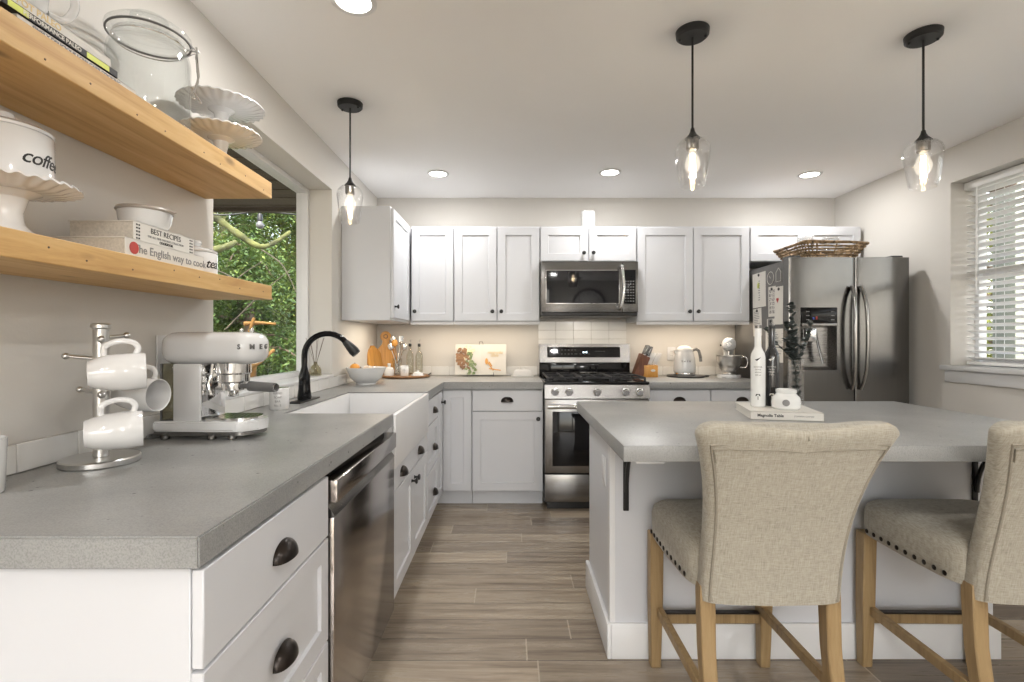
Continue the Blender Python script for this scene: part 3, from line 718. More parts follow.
# notes held on the fridge side (plane x = FX0+.006, seen from -X)
def note(name, label, cat, y0, y1, z0, z1, art=None, tilt=0.0, mat='paper', lift=0):
    X = FX0 + .0055 - lift * .0012; yc, zc = (y0 + y1) / 2, (z0 + z1) / 2
    t = thing(name, label, cat, (X, yc, zc))
    mm = frame_m((0, 0, 0), (0, -1, 0), (0, 0, 1)) @ R(tilt, 'Z')
    w, h = abs(y1 - y0) / 2, (z1 - z0) / 2
    bm = B(); box(bm, -w, w, -h, h, 0, .0009, mat=mm); sh = obj('sheet', bm, mat, t)
    bm = B(); cyl(bm, .011, .0009, .006, 16, mm @ T(0, h - .018, 0), .001); obj('magnet', bm, 'blackpl', t)
    if art: art(t, mm, w, h)
    return t
def art_flower(t, mm, w, h):
    bm = B(); m2 = mm @ T(0, 0, .001)
    for k in range(10): cyl(bm, .007, 0, .0005, 8, m2 @ T(-.02 + .008 * (k % 4), h * .15 + .012 * (k // 3), 0))
    obj('yellow_flower_print', bm, 'lime', t)
    bm = B()
    for k in range(9): box(bm, -.012 + .004 * (k % 3), .012 + .003 * (k % 2), -h * .6 + k * .018, -h * .6 + k * .018 + .007, 0, .0005, mat=m2)
    obj('printed_lettering', bm, 'grayink', t)
def art_lines(t, mm, w, h):
    bm = B(); m2 = mm @ T(0, 0, .001); rr = random.Random(3)
    for k in range(12): box(bm, -w * .75, w * rr.uniform(.1, .75), h * .75 - k * h * .125, h * .75 - k * h * .125 + .005, 0, .0005, mat=m2)
    obj('printed_lettering', bm, 'grayink', t)
def art_photos(t, mm, w, h):
    bm = B(); m2 = mm @ T(0, 0, .001)
    for i in range(2):
        for j in range(6):
            cx, cy = -w * .45 + i * w * .9, -h * .82 + (j + .5) * h * 1.64 / 6
            box(bm, cx - w * .34, cx + w * .34, cy - h * .11, cy + h * .11, 0, .0005, mat=m2)
    obj('photo_grid', bm, picture_mat('small_photos', [(.35, (.03, .03, .03)), (.5, (.35, .33, .31)), (.65, (.7, .68, .66))], 90), t)
def art_heart(t, mm, w, h):
    bm = B(); m2 = mm @ T(-w * .3, h * .3, .001)
    for s in (-1, 1): cyl(bm, .010, 0, .0006, 12, m2 @ T(s * .007, .004, 0))
    prism(bm, [(-.016, 0), (0, -.022), (.016, 0)], 0, .0006, mat=m2); obj('red_heart_print', bm, 'redink', t)
note('paper_note', 'white sheet with yellow flower print highest on refrigerator side', 'paper', 3.74, 3.94, 1.47, 1.735, art_flower, .02)
note('paper_note', 'narrow strip of tiny black and white photos on refrigerator side', 'paper', 3.60, 3.70, 1.39, 1.61, art_photos)
note('paper_note', 'white card with red heart at front edge of refrigerator side', 'paper', 3.50, 3.61, 1.33, 1.60, art_heart, -.02, lift=1)
note('paper_note', 'curled white list hanging below the flower sheet on refrigerator', 'paper', 3.80, 3.93, 1.25, 1.462, art_lines, .05)
note('paper_note', 'pale yellow card under the photo strip on refrigerator side', 'paper', 3.61, 3.72, 1.315, 1.375, art_lines, 0, 'paper')
note('paper_note', 'lowest white drawing with black ferns behind the bottles', 'paper', 3.50, 3.74, 1.06, 1.30, art_lines, 0)
def ringmag(label, yc, zc, round_):
    t = thing('dial_magnet', label, 'magnet', (FX0 + .0058, yc, zc)); mm = frame_m((0, 0, 0), (0, -1, 0), (0, 0, 1))
    bm = B()
    if round_: cyl(bm, .050, 0, .004, 32, mm, .001)
    else: prism(bm, [(-.038, -.05), (.038, -.05), (.038, .02)] + [(.038 * math.cos(a), .02 + .035 * math.sin(a)) for a in [PI * k / 10 for k in range(1, 10)]] + [(-.038, .02)], 0, .004, mat=mm)
    obj('plate', bm, 'fridgeside', t)
    bm = B()
    if round_: tube(bm, [mm @ Vector((.046 * math.cos(2*PI*k/32), .046 * math.sin(2*PI*k/32), .0045)) for k in range(32)], .0018, 6, closed=True); box(bm, -.001, .028, -.001, .001, .004, .0055, mat=mm @ R(2.3, 'Z'))
    else: tube(bm, [mm @ Vector(p) for p in [(-.033, -.045, .0045), (.033, -.045, .0045), (.033, .02, .0045), (0, .05, .0045), (-.033, .02, .0045)]], .0018, 6, closed=True)
    obj('outline', bm, 'paper', t)
ringmag('round dial magnet with pale outline on refrigerator side', 3.665, 1.672, True)
ringmag('arched magnet with pale outline at front of refrigerator side', 3.555, 1.682, False)

# wicker basket tray on fridge
def rrect(w, d, r, n=64):
    out = []
    for k in range(n):
        a = 2 * PI * k / n; c, s = math.cos(a), math.sin(a); e = 2 / 6
        out.append((w * math.copysign(abs(c) ** e, c), d * math.copysign(abs(s) ** e, s)))
    return out
t = thing('wicker_basket', 'shallow brown wicker basket tray on top of refrigerator', 'basket', (2.245, 3.645, FZ + .0005))
bm = B(); H = .095
for j in range(6):
    f = j / 5; w, d = .180 + .060 * f, .150 + .055 * f
    P = rrect(w, d, .05, 144); pts = [(x * (1 + .03 * (1 if (k // 3 + j) % 2 else -1)), y * (1 + .035 * (1 if (k // 3 + j) % 2 else -1)), .010 + H * f) for k, (x, y) in enumerate(P)]
    tube(bm, pts, .0078, 6, closed=True)
for k in range(0, 96, 3):
    a0 = rrect(.180, .150, .05, 96)[k]; a1 = rrect(.242, .207, .05, 96)[k]
    tube(bm, [(a0[0], a0[1], .004), (a1[0], a1[1], H + .012)], .0045, 6)
obj('weave', bm, 'wicker', t)
bm = B(); tube(bm, [(x, y, H + .014 + .008 * math.cos(6 * PI * k / 64)) for k, (x, y) in enumerate(rrect(.248, .212, .05, 64))], .0095, 8, closed=True); obj('rim', bm, 'wicker', t)
bm = B(); prism(bm, rrect(.178, .148, .05, 48), .002, .010); obj('bottom', bm, 'wicker', t)
# glass jars in the basket
def storage_jar(x, label):
    t = thing('clip_jar', label, 'jar', (x, 3.60, FZ + .0115), 0, None)
    bm = B(); lathe(bm, [(0, .003), (.055, .003), (.058, .01), (.058, .12), (.05, .135), (.05, .15), (.047, .15), (.047, .132), (.054, .118), (.054, .012), (0, .008)], 28); obj('glass_body', bm, 'jarglass', t)
    bm = B(); lathe(bm, [(0, .153), (.052, .153), (.052, .162), (.03, .17), (0, .172)], 28); obj('lid', bm, 'jarglass', t)
    bm = B(); tube(bm, [(.0525 * math.cos(2*PI*k/24), .0525 * math.sin(2*PI*k/24), .142) for k in range(24)], .0016, 6, closed=True)
    tube(bm, [(.052, 0, .142), (.066, 0, .155), (.064, 0, .12)], .0018, 6); obj('wire_clip', bm, 'chrome', t)
storage_jar(2.115, 'left of two glass clip jars standing in basket on refrigerator')
storage_jar(2.30, 'right of two glass clip jars standing in basket on refrigerator')
# router on wall cabinet
bm = B(); box(bm, -.055, .055, -.025, .025, 0, .155, .022, 4)
o = tag(obj('wifi_router', bm, 'enamel', loc=(.63, 4.08, UZ1)), 'white rounded upright router box on top of wall cabinets', 'router')

# ------------------------------------------------------------------ island
IX0, IX1, IY0, IY1 = .385, 1.862, 1.93, 2.455
t = thing('kitchen_island', 'white kitchen island base with wide baseboard and black brackets', 'island', (1.12, 2.19, 0)); o_ = (1.12, 2.19, 0)
bm = B(); box(bm, IX0, IX1, IY0, IY1, .0, .866, .002, 1); obj('body', W2(bm, o_), 'cab', t)
for (a, b, c, d) in ((IX0 - .016, IX0, IY0 - .016, IY1 + .016), (IX0, IX1 + .016, IY0 - .016, IY0), (IX1, IX1 + .016, IY0, IY1 + .016)):
    bm = B(); box(bm, a, b, c, d, 0, .135, .003); obj('baseboard', W2(bm, o_), 'trim', t)
bm = B(); box(bm, IX0 - .005, IX0 + .016, IY0 - .005, IY0 + .001, .135, .866, .001, 1); box(bm, IX0 - .006, IX0, IY0 - .006, IY0 + .03, .135, .866, .001, 1); obj('corner_trim', W2(bm, o_), 'trim', t)
bm = B(); box(bm, .375, .462, 1.50, 1.56, .852, .866, .003); obj('support_cleat', W2(bm, o_), 'trim', t)
for bx_ in (.443, 1.787):
    bm = B(); w = .011
    box(bm, bx_ - w, bx_ + w, IY0 - .008, IY0 - .001, .565, .866, .003)
    box(bm, bx_ - w, bx_ + w, IY0 - .27, IY0 - .001, .858, .8645, .003)
    pts = []
    for k in range(13):
        a = PI/2 * k / 12; pts.append((bx_, IY0 - .012 - .19 * (1 - math.cos(a)) , .64 + .215 * math.sin(a)))
    tube(bm, pts, .010, 8, flat=.8)
    obj('bracket', W2(bm, o_), 'black', t)
bm = B(); box(bm, IX0 - .006, IX0 - .0005, 2.02, 2.09, .63, .745, .002); op = obj('outlet_plate', W2(bm, o_), 'trim', t)
bm = B(); box(bm, IX0 - .008, IX0 - .005, 2.038, 2.072, .65, .725, .002); obj('outlet_face', W2(bm, o_), 'rail', op)
bm = B(); box(bm, .330, 1.925, 1.467, 2.515, .866, .914, .003)
tag(obj('island_countertop', bm, 'conc'), 'large rectangular grey concrete countertop of the kitchen island', 'countertop')

# island decor
zc = .914
t = thing('coffee_table_book', 'thick white hardcover lying flat on the island under bottles', 'book', (1.094, 2.070, zc), math.radians(-13))
bm = B(); box(bm, -.128, .128, -.155, .135, 0, .0035, .001, 1); box(bm, -.128, .128, -.155, .135, .0285, .032, .001, 1); box(bm, -.128, .128, -.155, -.1515, 0, .032, .001, 1); obj('cover', bm, 'paper', t)
bm = B(); box(bm, -.124, .124, -.151, .131, .0035, .0285); obj('pages', bm, 'paper', t)
bm = text_bm('Magnolia Table', .0155, .0003, T(-.058, -.1555, .017) @ R(PI/2, 'X'), bold=.0004); obj('spine_title', bm, 'ink', t)
bm = text_bm('JOANNA GAINES', .009, .0003, T(.06, -.1555, .017) @ R(PI/2, 'X')); obj('spine_author', bm, 'grayink', t)
def oilbottle(label, x, y, mat, ink):
    t = thing('olive_oil_bottle', label, 'bottle', (x, y, zc + .0322))
    bm = B(); lathe(bm, [(0, 0), (.026, 0), (.0285, .003), (.0285, .205), (.026, .220), (.0165, .240), (.0135, .250), (.013, .325), (0, .325)], 28); obj('bottle_body', bm, mat, t)
    bm = B(); lathe(bm, [(0, .325), (.0135, .325), (.0135, .338), (0, .338)], 20); obj('cap', bm, 'blackpl' if mat == 'darkbottle' else 'steel', t)
    a0 = math.atan2(-y, -x)
    bm = B()
    for k in range(4):
        b2 = text_bm(['OLIVE OIL', 'EXTRA', 'VIRGIN', '250 ml'][k], .0075, .0002); 
        bmesh.ops.transform(b2, matrix=T(0, .165 - k * .011, 0), verts=b2.verts[:]); wrap(b2, .0292, a0)
        me_ = bpy.data.meshes.new('t'); b2.to_mesh(me_); bm.from_mesh(me_); b2.free()
    b2 = B(); prism(b2, [(-.012, .195), (0, .2), (.012, .206), (.004, .197), (-.004, .19)], 0, .0003); prism(b2, [(-.010, .045), (.010, .045), (.007, .054), (-.007, .054)], 0, .0003); prism(b2, [(-.0012, .03), (.0012, .03), (.0012, .045), (-.0012, .045)], 0, .0003); wrap(b2, .0292, a0)
    me_ = bpy.data.meshes.new('t'); b2.to_mesh(me_); bm.from_mesh(me_); b2.free()
    obj('label_print', bm, ink, t); return t
oilbottle('tall frosted white oil bottle standing on the island book', 1.030, 2.085, 'milk', 'ink')
oilbottle('tall black oil bottle standing on the island book', 1.098, 2.105, 'darkbottle', 'paper')
t = thing('candle_jar', 'squat frosted white candle jar with round emblem on the book', 'candle', (1.103, 2.005, zc + .0322))
bm = B(); lathe(bm, [(0, 0), (.045, 0), (.052, .008), (.053, .03), (.050, .048), (.038, .06), (.036, .064), (.038, .068), (.038, .080), (.034, .080), (.034, .062), (.046, .045), (.046, .012), (0, .008)], 36); obj('jar', bm, 'milk', t)
bm = B(); cyl(bm, .033, .062, .0635, 24); obj('wax', bm, 'ceram2', t)
bm = B(); cyl(bm, .013, 0, .0008, 24); bmesh.ops.transform(bm, matrix=T(0, .03, 0), verts=bm.verts[:]); wrap(bm, .0532, math.atan2(-2.005, -1.1)); obj('emblem', bm, 'grayink', t)
t = thing('glass_vase', 'tall clear cylinder vase behind the candle on the island', 'vase', (1.245, 2.185, zc))
bm = B(); lathe(bm, [(0, .0), (.031, 0), (.032, .004), (.032, .225), (.029, .225), (.029, .012), (0, .010)], 28); obj('glass', bm, 'glass', t)
t = thing('eucalyptus_stems', 'bunch of dark eucalyptus stems standing in the clear vase', 'plant', (1.245, 2.185, zc + .012))
rr = random.Random(5)
for s in range(7):
    bm = B(); a = rr.uniform(0, 2 * PI); sp = rr.uniform(.01, .05) if s > 2 else rr.uniform(.05, .085); hh = rr.uniform(.34, .44) if s < 5 else .30
    if s == 0: a, sp, hh = PI - .2, .115, .34
    if s == 1: a, sp, hh = .1, .075, .37
    if s == 2: a, sp, hh = 2.2, .02, .45
    P = [Vector((.016 * math.cos(a + 3) , .016 * math.sin(a + 3), .0)), Vector((.006 * math.cos(a), .006 * math.sin(a), .19)), Vector((sp * .6 * math.cos(a), sp * .6 * math.sin(a), .19 + (hh - .19) * .55)), Vector((sp * math.cos(a), sp * math.sin(a), hh))]
    path = smooth_path(P, 8); tube(bm, path, .0016, 5)
    st = obj('stem', bm, 'eucal', t); bm = B()
    for k, p in enumerate(path):
        if k < 2: continue
        inv = p.z < .205
        for q in range(3 if not inv else 4):
            b_ = rr.uniform(0, 2 * PI); L = (.017 if inv else .024) * rr.uniform(.8, 1.2)
            m = T(*p) @ R(b_, 'Z') @ R(rr.uniform(-.9, .1), 'Y')
            pts = [(L * (.5 + .5 * math.cos(2*PI*i/8)), L * .42 * math.sin(2*PI*i/8)) for i in range(8)]
            prism(bm, pts, -.0004, .0004, mat=m)
    obj('leaves', bm, 'eucal', st)

# ------------------------------------------------------------------ counter stools
def make_stool(label):
    t = thing('counter_stool', label, 'stool', (0, 0, 0), 0, 'linen counter stools at the island')
    # seat
    bm = B(); prof = []; rings = []
    lv = [(.500, .94), (.505, .985), (.545, 1.0), (.590, 1.0), (.613, .975), (.628, .90), (.640, .72), (.646, .42)]
    n = 40
    for z, s in lv:
        rg = []
        for k in range(n):
            a = 2 * PI * k / n; c, q = math.cos(a), math.sin(a); e = 2 / 7 if s > .8 else 2 / 4.5
            x = .232 * math.copysign(abs(c) ** e, c); y = .228 * math.copysign(abs(q) ** e, q)
            x *= 1 - .04 * (-(y / .228)) if y < 0 else 1
            rg.append(bm.verts.new((x * s, (y) * s + .008, z)))
        rings.append(rg)
    for a, b in zip(rings, rings[1:]):
        for k in range(n): j = (k + 1) % n; bm.faces.new((a[k], a[j], b[j], b[k]))
    bm.faces.new(list(reversed(rings[0]))); c = bm.verts.new((0, .008, .648))
    for k in range(n): bm.faces.new((rings[-1][k], rings[-1][(k + 1) % n], c))
    seat = obj('seat', bm, 'fabric', t, sharp=60)
    nails = []
    for q in (-1, 1):
        for k in range(10):
            y = -.165 + k * .0365; nails.append(((.232 * q * ((1 - .04 * (-(y / .228))) if y < 0 else 1) * .996, y + .008, .522), (.45, 1, 1)))
    for k in range(10): nails.append(((-.164 + k * .0364, .2355, .522), (1, .45, 1)))
    for p_, sc_ in nails: bm = B(); ball(bm, .0082, p_, 10, sc_); obj('nailhead', bm, 'bronze', seat)
    # back
    bm = B(); rings = []; n = 44; zb, zt = .478, .984; K = 22
    def lean(f): return -.220 - .03 * f - .125 * f ** 1.7
    def hw(f): return .197 + .004 * math.cos(f * 5) + .063 * f ** 2.6
    def th(f): return .040 - .004 * f
    lev = [(k / K, 1.0) for k in range(K)] + [(1.0, .99), (1.022, .97), (1.038, .90), (1.045, .65)]
    lev = [(0, .55), (0, .96)] + lev[1:]
    for f, s in lev:
        ff = min(f, 1.0); z0 = zb + (zt - zb) * f; rg = []
        for k in range(n):
            a = 2 * PI * k / n; c, q = math.cos(a), math.sin(a); e = 2 / 8
            w = hw(ff); h = th(ff); x = w * math.copysign(abs(c) ** e, c); y = h * math.copysign(abs(q) ** (2 / 3.5), q)
            sx = 1 - (1 - s) * .18 if s > .9 else 1 - (1 - s) * .35
            x *= sx; y *= s
            z = z0
            if f > .85: z -= .011 * math.exp(-(x / .035) ** 2) * (f - .85) / .2; z += .006 * (abs(x) / w) * (f - .85) / .2; z -= .016 * max(0, abs(x) / w - .86) / .14 * (f - .85) / .2
            curve = .022 * (x / .25) ** 2                   # wings curve forward
            rg.append(bm.verts.new((x, lean(ff) + y + curve - .004 * (f - ff) * 10, z)))
        rings.append(rg)
    for a, b in zip(rings, rings[1:]):
        for k in range(n): j = (k + 1) % n; bm.faces.new((a[k], a[j], b[j], b[k]))
    bm.faces.new(list(reversed(rings[0]))); bm.faces.new(rings[-1])
    back = obj('backrest', bm, 'fabric', t, sharp=70)
    bm = B(); pts = []                                      # piping round the outer back panel
    def rp(x, f): return (x, lean(f) - th(f) + .022 * (x / .25) ** 2 + .0065, zb + (zt - zb) * f)
    for k in range(19): f = .01 + .93 * k / 18; pts.append(rp(-(hw(f) - .020), f))
    for k in range(1, 12): u = -1 + 2 * k / 12; f = .945 - .012 * math.exp(-(u * 6) ** 2) ; pts.append(rp(u * (hw(.94) - .020), f))
    for k in range(19): f = .94 - .93 * k / 18; pts.append(rp(hw(f) - .020, f))
    tube(bm, pts, .0042, 6)
    pts2 = [(x * .965, y - .0005, z - (.012 if z > .92 else 0)) for x, y, z in pts]; tube(bm, pts2, .0022, 6)
    obj('piping', bm, 'piping', back)
    bm = B(); tube(bm, [(0, lean(1) - .037, zt - .012), (0, lean(1) - .034, zt), (0, lean(1) - .018, zt + .010), (0, lean(1) + .012, zt + .012), (0, lean(.97) + .036, zt - .01), (0, lean(.9) + .038, zt - .05)], .0022, 6); obj('centre_seam', bm, 'piping', back)
    # legs
    for s in (-1, 1):
        bm = B(); q = [(-.0, .505, .0235), (0, .30, .0235), (0, .0, .0185)]
        rgs = []
        for (dx, z, h) in [(0, .506, .0245), (0, .25, .0235), (.0, .0, .0185)]:
            cx, cy = s * .204, .212 + (.506 - z) * .02
            rgs.append([bm.verts.new((cx + a * h, cy + b * h, z)) for a, b in ((-1, -1), (1, -1), (1, 1), (-1, 1))])
        for a, b in zip(rgs, rgs[1:]):
            for k in range(4): j = (k + 1) % 4; bm.faces.new((a[k], a[j], b[j], b[k]))
        bm.faces.new(rgs[0]); bm.faces.new(rgs[-1]); bmesh.ops.bevel(bm, geom=bm.edges[:], offset=.003, segments=1, affect='EDGES'); obj('leg', bm, 'oak', t)
        bm = B(); rgs = []
        for (z, cy, h) in [(.52, -.205, .022), (.478, -.206, .022), (.34, -.213, .021), (.18, -.240, .0205), (0, -.285, .0185)]:
            cx = s * .180; rgs.append([bm.verts.new((cx + a * h, cy + b * h, z)) for a, b in ((-1, -1), (1, -1), (1, 1), (-1, 1))])
        for a, b in zip(rgs, rgs[1:]):
            for k in range(4): j = (k + 1) % 4; bm.faces.new((a[k], a[j], b[j], b[k]))
        bm.faces.new(rgs[0]); bm.faces.new(rgs[-1]); bmesh.ops.bevel(bm, geom=bm.edges[:], offset=.003, segments=1, affect='EDGES'); obj('leg', bm, 'oak', t)
        bm = B(); m = frame_m((s * .192, 0, .215), (0, 1, 0), (0, 0, 1)); box(bm, -.225, .205, -.016, .016, -.011, .011, .002, 1, m); obj('stretcher', bm, 'oak', t)
    bm = B(); box(bm, -.185, .185, .203, .227, .165, .20, .002, 1); fs = obj('stretcher', bm, 'oak', t)
    bm = B(); box(bm, -.182, .182, .203, .226, .200, .206, .001, 1); obj('foot_rest_plate', bm, 'bronze', fs)
    return t
st = make_stool('whole linen counter stool pulled up at the middle of the island')
st.location = (.745, 1.660, 0)
dup(st, (1.533, 1.660, 0), math.radians(-1), 'linen counter stool cropped by right edge of the photo')

# ------------------------------------------------------------------ floating shelves
for z0, z1, lab in ((1.374, 1.427, 'lower thick pine floating shelf holding coffee and tea canisters'), (1.755, 1.816, 'upper thick pine floating shelf holding glass jar and cake stands')):
    bm = B(); box(bm, XL + .001, -.902, .40, 1.887, z0, z1, .002, 1)
    t = obj('floating_shelf', bm, 'pine'); tag(t, lab, 'shelf')
    rr = random.Random(int(z0 * 1000))
    for k in range(9):
        bm = B(); yy = .85 + k * .12 + rr.uniform(-.03, .03)
        lathe(bm, [(0, 0), (.0022, 0), (.0022, .0012), (0, .0012)], 8, T(-.9025, yy, rr.uniform(z0 + .01, z1 - .01)) @ R(PI/2, 'Y'))
        obj('nail_hole', bm, 'bark', t)

# crockery generators
def cake_stand(label, loc, r, h, foot=.055, nsc=28, group=None):
    t = thing('cake_stand', label, 'cake stand', loc)
    bm = B(); lathe(bm, [(0, 0), (foot, 0), (foot, .004), (foot * .8, .012), (foot * .42, .035), (foot * .36, h * .55), (foot * .5, h - .018), (foot * .85, h - .006), (0, h - .006)], 36); obj('foot', bm, 'ceram', t) if False else obj('foot', bm, 'ceramic', t)
    bm = B(); n = nsc * 6; G = []
    for j, (f, dz) in enumerate([(0, 0), (.3, 0), (.62, .001), (.75, .003), (.88, .010), (1.0, .015)]):
        rg = []
        for k in range(n):
            a = 2 * PI * k / n; sc = 1 + .035 * (f ** 8) * abs(math.sin(a * nsc / 2)) - .01 * f ** 8
            zz = h - .006 + dz + .0032 * (f ** 6) * math.cos(a * nsc)
            rg.append(bm.verts.new((max(f, .001) * r * sc * math.cos(a), max(f, .001) * r * sc * math.sin(a), zz)))
        G.append(rg)
    for a, b in zip(G, G[1:]):
        for k in range(n): j = (k + 1) % n; bm.faces.new((a[k], a[j], b[j], b[k]))
    bm.faces.new(G[0]); bmesh.ops.recalc_face_normals(bm, faces=bm.faces)
    bmesh.ops.solidify(bm, geom=bm.faces[:], thickness=-.005); obj('plate', bm, 'ceramic', t, sharp=75)
    return t
SH1, SH2 = 1.4272, 1.8162
cake_stand('big white ruffled cake stand under the coffee canister', (-1.035, 1.030, SH1), .116, .108, .062)
cake_stand('lower of two stacked white ruffled cake stands on upper shelf', (-1.012, 1.745, SH2), .128, .115, .05)
cake_stand('upper of two stacked white ruffled cake stands on upper shelf', (-1.012, 1.748, SH2 + .1155), .134, .100, .05)
def canister(label, loc, r, h, word, ang, size):
    t = thing('canister', label, 'canister', loc)
    bm = B(); lathe(bm, [(0, 0), (r - .006, 0), (r, .006), (r, h - .004), (r - .003, h), (0, h)], 44); obj('pot', bm, 'ceramic', t)
    bm = B(); lathe(bm, [(0, h + .0005), (r - .001, h + .0005), (r, h + .006), (r - .008, h + .012), (.016, h + .016), (.010, h + .022), (.016, h + .032), (.014, h + .040), (0, h + .042)], 44); obj('lid', bm, 'ceramic', t)
    bm = text_bm(word, size, .0002, shear=.35, bold=.0003, space=.92); bmesh.ops.transform(bm, matrix=T(0, h * .52, 0), verts=bm.verts[:])
    bmesh.ops.subdivide_edges(bm, edges=bm.edges[:], cuts=1); wrap(bm, r + .0003, ang); obj('lettering', bm, 'ink', t)
    return t
canister('white canister lettered coffee on the cake stand, lower shelf', (-1.040, 1.028, SH1 + .1035), .077, .120, 'coffee', math.radians(4), .040)
canister('small white canister lettered tea at far end of lower shelf', (-1.022, 1.625, SH1), .060, .078, 'tea', math.radians(-12), .042)
# books
def book(label, x0, x1, y0, y1, z, h, cover, pages, texts, name='book', spine_mat=None, extra=None, rot=0.0):
    cx, cy = (x0 + x1) / 2, (y0 + y1) / 2
    t = thing(name, label, 'book', (cx, cy, z), rot); w, d = (x1 - x0) / 2, (y1 - y0) / 2
    bm = B(); c = .0025
    box(bm, -w, w, -d, d, 0, c, .0008, 1); box(bm, -w, w, -d, d, h - c, h, .0008, 1); box(bm, w - c, w, -d, d, 0, h, .0008, 1); obj('cover', bm, cover, t)
    bm = B(); box(bm, -w + .003, w - c, -d + .003, d - .003, c, h - c); obj('pages', bm, pages, t)
    for s, yo, zo, size, ink, kw in texts:
        bm = text_bm(s, size, .0003, frame_m((w + .0003, yo, zo), (0, 1, 0), (0, 0, 1)), **kw); obj('spine_title', bm, ink, t)
    if extra: extra(t, w, d, h)
    return t
def bestr(t, w, d, h):
    bm = B()
    for yy in (-d + .010, -d + .018, d - .018, d - .010):
        for k in range(5): box(bm, w, w + .0006, yy - .002, yy + .003, .004 + k * .0085, .008 + k * .0085)
    obj('checker_band', bm, 'ink', t)
def jewish(t, w, d, h):
    bm = B(); cyl(bm, .015, 0, .0006, 24, frame_m((w + .0002, -d + .028, h / 2), (0, 1, 0), (0, 0, 1))); obj('red_roundel', bm, 'redink', t)
book('thick white cookbook, lower of two on the lower shelf', -1.125, -.922, 1.195, 1.500, SH1, .045, 'paper', 'pages',
     [("The English way to cook", .018, .022, .029, 'grayink', {'bold': .0003})], extra=jewish)
book('white best recipes cookbook, upper of two on the lower shelf', -1.095, -.932, 1.235, 1.470, SH1 + .0455, .048, 'paper', 'pages',
     [('BEST RECIPES', 0, .033, .020, 'ink', {}), ('THE ALL-TIME FAVORITE COLLECTION', 0, .018, .008, 'grayink', {}), ('COOKBOOK', 0, .009, .009, 'ink', {'bold': .0003})], extra=bestr)
book('pale bottom book with black capitals on the upper shelf', -1.12, -.918, .93, 1.225, SH2, .017, 'paper', 'pages', [('SIMPLY DELICIOUS LOW CARB COOKING', -.01, .0085, .0115, 'grayink', {'bold': .0003})])
def paleo(t, w, d, h):
    for a, b in ((-d + .01, -d + .05), (d - .085, d - .025)): bm = B(); box(bm, w, w + .0004, a, b, .002, h - .002); obj('lime_panel', bm, 'lime', t)
book('black spined middle book in the stack on the upper shelf', -1.12, -.916, .90, 1.165, SH2 + .0173, .016, 'ink', 'pages', [('PERFORMANCE PALEO', -.03, .008, .0125, 'paper', {'bold': .0003})], extra=paleo)
book('white top book with gold title on the upper shelf', -1.12, -.920, .88, 1.150, SH2 + .0336, .021, 'paper', 'pages', [('ONE POT PALEO', -.06, .0105, .018, 'gold', {'bold': .0004})])
# covered bowl on books
t = thing('covered_bowl', 'small white bowl with beige lid on the two cookbooks', 'bowl', (-1.018, 1.392, SH1 + .0937))
bm = B(); lathe(bm, [(0, 0), (.038, 0), (.052, .010), (.061, .030), (.064, .056), (0, .056)], 40); obj('bowl', bm, 'ceramic', t)
bm = B(); lathe(bm, [(0, .0565), (.067, .0565), (.069, .060), (.066, .066), (0, .068)], 40); box(bm, .055, .080, -.012, .012, .057, .061, .001, 1); obj('lid', bm, 'lidtan', t)
# pitcher on upper books
t = thing('pitcher', 'white ceramic pitcher with loop handle on the upper shelf books', 'pitcher', (-1.005, 1.000, SH2 + .0551))
bm = B(); lathe(bm, [(0, 0), (.038, 0), (.040, .004), (.058, .035), (.062, .075), (.052, .12), (.045, .15), (.050, .19), (.046, .19), (.042, .15), (.048, .12), (.056, .075), (.052, .035), (0, .008)], 36); obj('jug', bm, 'ceramic', t)
bm = B(); tube(bm, smooth_path([(.035, .040, .14), (.052, .075, .125), (.055, .09, .08), (.045, .075, .04), (.035, .045, .035)], 6), .008, 10); obj('handle', bm, 'ceramic', t)
bm = B(); lathe(bm, [(0, 0), (.03, 0), (.034, .004), (.055, .03), (.072, .075), (.069, .075), (.051, .032), (0, .008)], 36)
tag(obj('cereal_bowl', bm, 'ceram2', loc=(-1.075, 1.275, SH2)), 'small grey-white bowl between books and big glass jar', 'bowl')
# large glass jar with clamp
t = thing('glass_jar', 'large clear glass clamp-lid jar on the upper shelf', 'jar', (-1.030, 1.425, SH2)); t.scale = (1.06, 1.06, 1.13)
bm = B(); lathe(bm, [(0, .002), (.085, .002), (.093, .008), (.095, .02), (.095, .185), (.090, .205), (.080, .215), (.080, .232), (.076, .232), (.076, .212), (.086, .2), (.0915, .183), (.0915, .02), (0, .012)], 48); obj('glass_body', bm, 'jarglass', t)
bm = B(); lathe(bm, [(0, .238), (.096, .238), (.098, .243), (.096, .25), (.08, .262), (.045, .27), (0, .272)], 48)
lathe(bm, [(.045, .268), (.043, .285), (0, .288)], 32); obj('lid', bm, 'jarglass', t)
bm = B(); tube(bm, [(.094 * math.cos(2*PI*k/40), .094 * math.sin(2*PI*k/40), .235) for k in range(40)], .0028, 8, closed=True); obj('rubber_seal', bm, 'grayp', t)
bm = B(); tube(bm, [(.083 * math.cos(2*PI*k/40), .083 * math.sin(2*PI*k/40), .222) for k in range(40)], .0018, 8, closed=True)
ca = math.radians(35); cx_, cy_ = math.cos(ca), math.sin(ca)
for s in (-.018, .018):
    ox, oy = -cy_ * s, cx_ * s
    tube(bm, [(.083 * cx_ + ox, .083 * cy_ + oy, .222), (.106 * cx_ + ox, .106 * cy_ + oy, .238), (.112 * cx_ + ox, .112 * cy_ + oy, .165), (.100 * cx_ + ox, .100 * cy_ + oy, .12)], .0024, 8)
